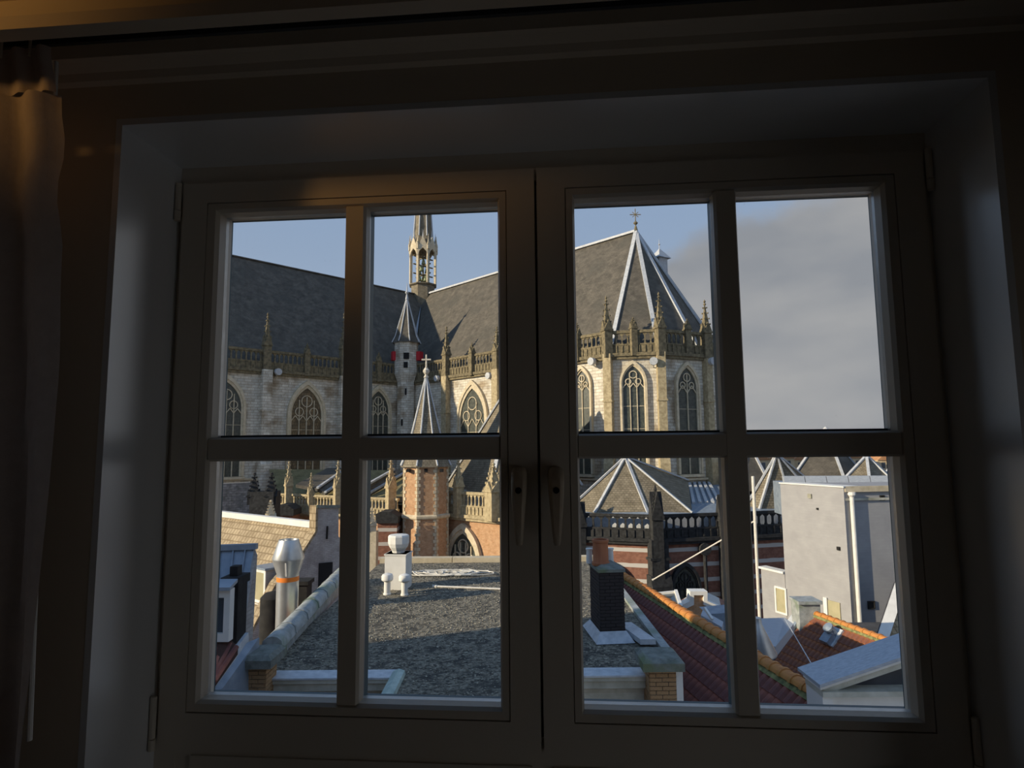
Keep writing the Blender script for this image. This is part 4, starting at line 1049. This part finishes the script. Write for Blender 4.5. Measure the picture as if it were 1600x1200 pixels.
b = MB(); b.box(-9,Z[2].x-.12,11.05,11.3,-16,Z[2].z-.2); b.build('wall', M['dark'], zr)
bc = thing('black_chimney', at(366,990,10.4), 'soot black chimney with square pot in front of the zinc roof', 'chimney')
q = at(366,950,10.4); k = 10.4/950
b = MB(); b.box(q.x-10.5*k,q.x+11*k,10.25,10.6,-8,zat(366,905,10.4)); b.build('stack', M['black'], bc)
b = MB(); b.box(q.x-14*k,q.x+13*k,10.2,10.65,zat(366,912,10.4),zat(366,899,10.4)); b.build('cap', M['black'], bc)
b = MB(); b.box(q.x-6*k,q.x+6*k,10.33,10.5,zat(366,899,10.4),zat(366,884,10.4)); b.build('pot', M['black'], bc)
wd_ = thing('white_dormer', at(345,1000,9.8), 'white framed dormer window below the zinc roof at the left edge', 'dormer')
k = 9.8/950; X0, X1 = at(318,960,9.8).x, at(363,960,9.8).x
zT, zB = zat(345,919,9.8), zat(345,1000,9.8)
b = MB(); ring(b,X0,X1,zB,zT,9*k,12*k,9.7,9.85); b.build('window_frame', M['white'], wd_)
b = MB(); b.box(X0+8*k,X1-8*k,9.77,9.82,zB+10*k,zT-10*k); b.build('pane', M['paneblue'], wd_)
b = MB(); b.prism([(X0-.05,9.62,zT),(X1+.03,9.62,zT),(X1+.0,9.95,zT+.06),(X0-.05,9.95,zT+.06)],(0,0,.05)); b.build('dormer_roof', M['zinc'], wd_)

# ---- clay tiles
def tile_mesh(mt_, w=.225, L=.36):
    b = MB(); xs = [0,.22,.45,.68,.86,1.0]; zs = [.050,.070,.052,.004,.0,.040]
    P = []
    for y,dz in ((0,0),(-L,.034)):
        for x,z in zip(xs,zs): P.append((x*w,y,z+dz))
        for x,z in zip(xs,zs): P.append((x*w,y,z+dz-.014))
    n = len(xs); fs = []
    for i in range(n-1):
        fs += [(i,i+1,2*n+i+1,2*n+i),(n+i,3*n+i,3*n+i+1,n+i+1),(2*n+i,2*n+i+1,3*n+i+1,3*n+i)]
    b.raw(P,fs); return b.mesh('tile',[mt_])
def ridge_mesh(mt_, L=.36, r=.125):
    b = MB(); P = []; n = 7
    for x,k in ((0,1.12),(L*.2,1.1),(L*.22,.94),(L*.99,.88)):
        for i in range(n):
            t = PI*i/(n-1); P.append((x,r*k*math.cos(t)*1.15,r*k*math.sin(t)))
        for i in range(n):
            t = PI*i/(n-1); P.append((x,(r*k-.016)*math.cos(t)*1.15,(r*k-.016)*math.sin(t)))
    fs = [(i,n+i,n+i+1,i+1) for i in range(n-1)]
    for j in range(3):
        o = j*2*n; fs += [(o+i,o+i+1,o+2*n+i+1,o+2*n+i) for i in range(n-1)]
    o = 6*n; fs += [(o+i,o+i+1,o+n+i+1,o+n+i) for i in range(n-1)]
    b.raw(P,fs); return b.mesh('ridge_tile',[mt_],smooth=True)
TM = [tile_mesh(M['tile']), tile_mesh(M['tile_m'])]; RM = ridge_mesh(M['tile_o'])
def frame3(o, x, y, z):
    m_ = Matrix.Identity(4)
    for i in range(3): m_[i][0] = x[i]; m_[i][1] = y[i]; m_[i][2] = z[i]; m_[i][3] = o[i]
    return m_
def tiled_roof(name, A_, B_, pitch, side, rows, label, zdrop=.10, skip=None, tilesel=0):
    """A_ far ridge end, B_ near ridge end; side = horizontal direction in which the visible slope falls"""
    root = thing(name, up((A_+B_)/2,GZ), label, 'roof')
    x = (A_-B_).normalized(); L = (A_-B_).length
    h = (side - x*side.dot(x)).normalized(); dn = (h*math.cos(pitch)-V(0,0,1)*math.sin(pitch)).normalized()
    y = -dn; z = x.cross(y)
    if z.z < 0: x = -x; z = x.cross(y); o0 = A_
    else: o0 = B_
    cols = int(L/.215); rl = .315
    me = TM[tilesel]
    for r_ in range(rows):
        for c in range(cols):
            if skip and skip(r_,c,cols): continue
            p = o0 + x*(c*L/cols) + dn*(r_*rl+.06) + z*(random.uniform(0,.006))
            put('tile', me, root, frame3(p,x,y,z))
    b = MB(); e0, e1 = A_-z*.02, B_-z*.02; ln = rows*rl+.1
    b.prism([e0,e1,e1+dn*ln,e0+dn*ln],-z*.08); 
    h2 = -h; dn2 = (h2*math.cos(pitch)-V(0,0,1)*math.sin(pitch))
    b.prism([e0,e1,e1+dn2*ln,e0+dn2*ln],V(0,0,-.08)); b.build('underlay', M['underlay'], root)
    n = int(L/.33); xr = (B_-A_).normalized(); yr = V(0,0,1).cross(xr)
    for k in range(n):
        p = A_ + xr*(k*L/n) + V(0,0,.02+random.uniform(0,.008))
        put('ridge_tile', RM, root, frame3(p,xr,yr,V(0,0,1)))
    b = MB(); q = dn*.12
    b.bar(A_+q+z*.05,B_+q+z*.05,.10,.07,z); b.build('ridge_mortar', M['moss'], root)
    return root, x, dn, z
A1, B1 = atz(966,897,-4.28), atz(1300,1102,-4.28)
r1, x1, dn1, z1n = tiled_roof('red_tiled_roof', A1, B1, math.radians(47), V(-1,0,0), 6, 'long dark red clay tiled roof whose ridge runs from the chimney towards the viewer')
A2, B2 = atz(1266,957,-6.8), atz(1400,1007,-6.8)
r2, x2, dn2, z2n = tiled_roof('orange_ridge_roof', A2, B2, math.radians(46), V(-1,0,0), 13, 'red clay tiled roof with sunlit orange ridge in front of the white building', tilesel=1)
# lead verge, grey chimney and vent hood of the second roof
b = MB(); p = A2+(A2-B2).normalized()*.12; b.prism([p-z2n*.05,p+(A2-B2).normalized()*.55-z2n*.05,p+(A2-B2).normalized()*.55+dn2*4.2-z2n*.05,p+dn2*4.2-z2n*.05],z2n*.16); b.build('lead_verge', M['flash'], r2)
b = MB(); b.bar(p+z2n*.14,p+dn2*4.2+z2n*.14,.14,.10,z2n); b.build('verge_roll', M['zinc'], r2)
b = MB(); q = at(1262,958,25.3); kk = 25.3/950; b.box(q.x-16*kk,q.x+16*kk,25.1,25.8,-9.5,zat(1262,942,25.3)); b.box(q.x-18*kk,q.x+18*kk,25.0,25.9,zat(1262,942,25.3),zat(1262,937,25.3)); b.build('chimney', M['coping'], r2)
q = hit(1302,1000,A2,z2n); 
b = MB(frame3(q,x2,-dn2,z2n)); b.box(-.28,.28,-.3,.45,0,.14); vh = b.build('vent_hood', M['flash'], r2)
b = MB(frame3(q,x2,-dn2,z2n)); b.box(-.2,.2,-.32,.1,.14,.34); b.lathe((0,.2,.1),[(.16,0),(.16,.3),(.2,.32),(.2,.4),(.05,.46)],10); b.build('vent_cap', M['zinc'], vh)
b = MB(); p, q = at(1226,966,19), at(1270,1041,12.6); b.tube(p,q,.012,.012,5); b.build('stay_wire', M['flash'], label='thin stay wire crossing in front of the tiled roof at the right', cat='wire')

# ---- grey pediment at the lower right
pd = thing('pediment', (7.2,10.2,-7), 'grey classical pediment with zinc covered raking cornice at the lower right', 'pediment')
PY = 9.9
pl0, pr0 = at(1281,1070,PY), at(1411,1026,PY)
sl_ = (pr0.z-pl0.z)/(pr0.x-pl0.x); xl, zl = pl0.x, pl0.z; xa = 7.6; za_ = zl+sl_*(xa-xl)
def rake(mt_, y0, y1, o0, o1, name, x0=xl, ext=0):
    """raking piece between heights o0..o1 below the roof line, on both slopes"""
    for s_ in (0,1):
        f = (lambda x: x) if s_ == 0 else (lambda x: 2*xa-x)
        b = MB(); b.prism([(f(x0),y0,zl+sl_*(x0-xl)-o0),(f(xa),y0,za_-o0),(f(xa),y0,za_-o1),(f(x0),y0,zl+sl_*(x0-xl)-o1)],(0,y1-y0,0)); b.build(name, mt_, pd)
rake(M['zincpale'], PY, PY+.75, -.0, .05, 'zinc_cover')
rake(M['white'], PY+.03, PY+.6, .05, .10, 'raking_cornice', xl+.02)
rake(M['cornice'], PY+.10, PY+.6, .10, .22, 'raking_cornice', xl+.10)
b = MB(); b.prism([(xl+.1,PY+.3,zl-.16),(xa,PY+.3,za_-.16),(2*xa-xl-.1,PY+.3,zl-.16)],(0,.2,0)); b.build('tympanum', M['dark'], pd)
b = MB(); b.box(xl+.05,2*xa-xl-.05,PY+.02,PY+.6,zl-.20,zl-.12); b.build('cornice', M['cornice'], pd)
b = MB(); b.box(xl+.22,2*xa-xl-.22,PY+.16,PY+.6,zl-1.2,zl-.20); b.build('frieze', M['white'], pd)
b = MB(); b.box(xl+.06,xl+.22,PY+.06,PY+.6,zl-1.2,zl-.20); b.build('corner_block', M['white'], pd)
b = MB(); b.box(xl+.25,2*xa-xl-.25,PY+.25,PY+.9,-16,zl-.35); b.build('body', M['dark'], pd)

# ---- tall white building on the right
wb_ = thing('white_building', (19,36,GZ), 'tall cream rendered building with blank lit side wall and zinc capped roof edge', 'building')
a_, c_ = at(1219,755,36.5), at(1318,762.5,32.6)
zt_ = (a_.z+c_.z)/2
wl = Wall(a_,c_); wallpart(wl, GZ, zt_, M['whitewall'], 6.5, 'side_wall', wb_)
b = MB(); b.prism([wl.p(-.05,.06,zt_),wl.p(wl.L+.05,.06,zt_),wl.p(wl.L+.05,-1,zt_),wl.p(-.05,-1,zt_)],(0,0,.07)); b.build('parapet_edge', M['white'], wb_)
f0 = up(c_,0)+V(.05,.12,0); f1 = up(at(1470,760,33.4),0); wf = Wall(f0,f1); ztf = zat(1350,757,34)
wallpart(wf, GZ, ztf, M['whitewall'], 3.0, 'front_wall', wb_)
b = MB(); b.prism([wf.p(0,.10,ztf-.75),wf.p(wf.L,.10,ztf-.75),wf.p(wf.L,0,ztf-.75),wf.p(0,0,ztf-.75)],(0,0,.12)); b.build('string_course', M['cornice'], wb_)
b = MB(); b.prism([wf.p(0,.14,ztf-.30),wf.p(wf.L,.14,ztf-.30),wf.p(wf.L,0,ztf-.30),wf.p(0,0,ztf-.30)],(0,0,.30)); b.build('roof_edge', M['stone_plain'], wb_)
zr0, zr1 = zat(1300,754,37), zat(1300,744,37)
wz = Wall(up(at(1224,750,37.5),0), up(at(1470,750,36.6),0))
b = MB(); b.prism([wz.p(0,0,zr0-2),wz.p(wz.L,0,zr0-2),wz.p(wz.L,-2,zr0-2),wz.p(0,-2,zr0-2)],(0,0,2)); b.build('roof_upstand', M['zinc'], wb_)
me = None; st = wz.L/7.2
for k in range(7):
    b = MB(); b.prism([wz.p(k*st+.02,.12,zr0),wz.p((k+1)*st-.02,.12,zr0),wz.p((k+1)*st-.02,.0,zr1),wz.p(k*st+.02,.0,zr1)],wz.n*-.3); b.build('zinc_panel', M['zincpale'], wb_)
a,_ = wf.hit(1330,800); b = MB(); b.tube(wf.p(a,.12,GZ),wf.p(a,.12,ztf-.5),.11,.11,10); b.lathe(wf.p(a,.12,ztf-.55),[(.12,0),(.2,.1),(.2,.25)],10); b.build('downpipe', M['white'], wb_)
for px,py,s_ in ((1378,778,.14),(1361,945,.2)):
    a,z_ = wf.hit(px,py); b = MB(wf.mx(a,z_)); ring(b,-s_,s_,-s_,s_,.05,.05,0,.06); b.box(-s_+.05,s_-.05,.0,.02,-s_+.05,s_-.05); b.build('vent_grille', M['black'], wb_)
for px,py,s_ in ((1266,775,.12),(1278,795,.05),(1311,857,.09)):
    a,z_ = wl.hit(px,py); b = MB(wl.mx(a,z_)); b.box(-s_,s_,0,.08,-s_,s_); b.build('wall_vent', M['cornice'] if s_ > .1 else M['black'], wb_)
a0,z0_ = wl.hit(1296,968); a1,z1_ = wl.hit(1313,942); b = MB(); b.prism([wl.p(a0,.02,z0_),wl.p(a1,.02,z0_),wl.p(a1,.02,z1_),wl.p(a0,.02,z1_)],wl.n*.03); wdw = b.build('window', M['paneyellow'], wb_)
b = MB(); b.prism([wl.p(a0-.25,.0,z0_),wl.p(a0-.02,.0,z0_),wl.p(a0-.02,.0,z1_+.1),wl.p(a0-.25,.0,z1_+.1)],wl.n*.10); b.build('window_frame', M['white'], wdw)
# low annex at its foot
an = thing('white_annex', (14,33,GZ), 'low cream annex with a small brown window at the foot of the white building', 'building')
ha = wl.hit(1189,888); p0 = wl.p(ha[0],0,ha[1]); p1 = wl.p(-.03,0,0); wa = Wall(p0,p1); wallpart(wa, GZ, p0.z, M['whitewall'], .5, 'wall', an)
b = MB(); b.prism([wa.p(-.1,.12,p0.z),wa.p(wa.L-.02,.12,p0.z),wa.p(wa.L-.02,-.5,p0.z),wa.p(-.1,-.5,p0.z)],(0,0,.12)); b.build('roof_edge', M['white'], an)
a0,z0_ = wa.hit(1215,954); a1,z1_ = wa.hit(1228,922)
b = MB(); b.prism([wa.p(a0,.02,z0_),wa.p(a1,.02,z0_),wa.p(a1,.02,z1_),wa.p(a0,.02,z1_)],wa.n*.03); o = b.build('window', M['paneyellow'], an)
b = MB(wa.mx((a0+a1)/2,(z0_+z1_)/2)); ring(b,-(a1-a0)/2-.08,(a1-a0)/2+.08,-(z1_-z0_)/2-.1,(z1_-z0_)/2+.1,.10,.10,.0,.09); b.build('window_frame', M['white'], o)
# mast and the pale cable running to the church
b = MB(); q = at(1184,900,40); b.tube((q.x,40,GZ),(q.x,40,zat(1184,744,40)),.12,.10,10); b.build('mast', M['hose'], label='slender cream mast left of the white building', cat='mast')
b = MB(); b.tube(at(1020,906,53),at(1179,814,40.2),.055,.05,6); b.tube(at(1019,906.5,53),at(1021,905.5,53),.09,.09,8); b.build('pale_cable', M['hose'], label='pale straight cable slanting up in front of the dark church wall', cat='cable')

# ---- house with white stepped gable behind the tiled ridge
sg = thing('white_gable_house', up(at(1090,940,25),GZ), 'small orange brick gable with white stepped coping behind the tiled ridge', 'house')
Gp = lambda px,py,d=25: at(px,py,d)
b = MB(); b.prism([Gp(1040,1010),Gp(1056,950),Gp(1079,940),Gp(1079,928),Gp(1101,928),Gp(1101,941),Gp(1150,962),Gp(1150,1010)],(0,.3,0)); b.build('gable_wall', M['brick_o'], sg)
b = MB(); b.prism([Gp(*q)+V(0,-.12,0) for q in ((1050,951),(1077,938),(1077,923),(1104,923),(1104,938),(1152,959),(1152,967),(1098,944),(1098,929),(1083,929),(1083,944),(1056,957))],(0,.5,0)); b.build('gable_coping', M['white'], sg)
b = MB(); b.prism([Gp(1056,958,25.3),Gp(1090,940,25.3),Gp(1150,968,25.3)],(.9,2.5,-.1)); b.build('roof', M['brick_b'], sg)
gb_ = thing('grey_dormer', up(at(1115,980,20.5),-9), 'grey panelled dormer cheek just below the white stepped gable', 'dormer')
b = MB(); b.prism([at(1095,961,21),at(1128,980,20),at(1130,1012,20),at(1096,988,21)],(.25,.6,0)); b.build('cheek', M['zincpale'], gb_)
b = MB(); b.prism([at(1106,960,22),at(1150,956,22),at(1150,1010,22),at(1128,1000,22),at(1128,980,22)],(0,1,0)); b.build('panel', M['zinc'], gb_)
b = MB(); b.bar(at(1101,950,20.9),at(1113,968,20.5),.08,.08); b.build('rail', M['white'], gb_)
sk = thing('roof_window', up(at(1045,935,24),-8), 'grey roof window with white edge rising beyond the tiled ridge', 'roof window')
b = MB(); b.prism([at(1030,929,25),at(1056,926,25),at(1062,948,23.6),at(1036,948,23.6)],(0,.2,-.2)); b.build('pane', M['paneblue'], sk)
for p,q in (((1028,929,25),(1057,926,25)),((1056,924,25),(1064,950,23.5))):
    b = MB(); b.bar(at(*p),at(*q),.12,.16); b.build('edge', M['white'], sk)

# ---- grey roof, steel cone and tan house at the right
b = MB(); b.prism([at(1165,967,22.5),at(1226,965,22.5),at(1240,975,21),at(1212,1010,18.5),at(1165,1010,18.5)],(0,0,-.3)); b.build('grey_flat_roof', M['zincpale'], label='pale grey flat roof in the gap left of the verge', cat='roof')
q = at(1183,1000,15.5); k = 15.5/950
b = MB(); b.lathe((q.x,15.5,0),[(27*k,zat(1183,1022,15.5)),(27.5*k,zat(1183,1019,15.5)),(8*k,zat(1183,975,15.5)),(7*k,zat(1183,965,15.5))],28); b.lathe((q.x,15.5,0),[(12*k,-9),(12*k,zat(1183,1022,15.5))],20); b.build('steel_cone_cowl', M['galv'], label='steel cone cowl half hidden behind the window bar above the red ridge', cat='cowl', smooth=True)
tr_ = thing('tan_verge_house', up(at(1400,960,29),GZ), 'tan tiled roof slope with pale verge board at the right edge', 'house')
A_, B_ = at(1404,912,29), at(1374,1002,27)
b = MB(); b.prism([A_,B_,B_+V(5,0.4,0),A_+V(5,.4,0)],(0,.2,-.2)); b.build('roof', M['tanroof'], tr_)
b = MB(); b.bar(A_+V(.08,-.05,.06),B_+V(.08,-.05,.06),.42,.12,(0,-.6,.8)); b.build('verge_board', M['white'], tr_)
b = MB(); b.bar(A_+V(-.16,0,.0),B_+V(-.16,0,.0),.12,.2,(0,-.6,.8)); b.build('verge_gutter', M['dark'], tr_)
b = MB(); b.prism([V(B_.x-.3,27.3,B_.z),V(B_.x+5,27.3,B_.z),V(B_.x+5,27.3,GZ),V(B_.x-.3,27.3,GZ)],(0,2.5,0)); b.build('wall', M['dark'], tr_)

# ---- red roof and barge board at the lower left
ll = thing('corner_red_roof', at(345,1050,9.6), 'dark red tiled roof with grey barge board at the lower left corner', 'roof')
LLQ = [at(318,988,9.9),at(352,988,9.9),at(372,1012,9.8),at(335,1064,9.2),at(318,1064,9.2)]
b = MB(); b.prism(LLQ,(0,0,-.1)); lo_ = b.build('slope', M['underlay'], ll)
for i in range(6):
    f = .1+.17*i; p = LLQ[0]+(LLQ[2]-LLQ[0])*f; q = LLQ[4]+(LLQ[3]-LLQ[4])*f; b = MB(); b.tube(p,q,.045,.045,6); b.build('tile_roll', M['tile'], lo_)
b = MB(); b.bar(at(384,1000,10.6)+V(0,0,.05),at(322,1082,9.3)+V(0,0,.05),.10,.16); b.build('barge_board', M['flash'], ll)
b = MB(); b.prism([at(384,1005,10.5),at(322,1088,9.3),at(322,1130,9.3),at(384,1130,10.5)],(.1,.3,0)); b.build('wall', M['zinc'], ll)

# ---- distant houses between the chapel roofs
dl = [(1186,'leftmost distant ochre house beyond the chapel roofs'),(1226,'distant ochre house between two pointed chapel roofs'),(1256,'distant ochre house touching the dark slate pyramid'),(1334,'distant ochre house right of the dark slate pyramid'),(1386,'distant ochre house at the right edge of the skyline')]
for i,(px,lab) in enumerate(dl):
    d_ = 128+4*i; q = at(px,724,d_); w_ = 2.1; zt_ = zat(px,719-(i%2)*3,d_)
    t_ = thing('distant_house', (q.x,d_,GZ), lab, 'house', 'distant houses')
    b = MB(); b.box(q.x-w_,q.x+w_,d_,d_+7,GZ,zt_); b.build('wall', M['distantwall'], t_)
    b = MB(); b.prism([(q.x-w_-.2,d_-.2,zt_),(q.x+w_+.2,d_-.2,zt_),(q.x,d_-.2,zt_+1.9)],(0,7.4,0)); b.build('roof', M['distantroof'], t_)
    for sx in (-.9,.9):
        for kz in range(3):
            b = MB(); b.box(q.x+sx-.4,q.x+sx+.4,d_-.06,d_,zt_-1.9-2.6*kz,zt_-.5-2.6*kz); b.build('window', M['paneblue'], t_)
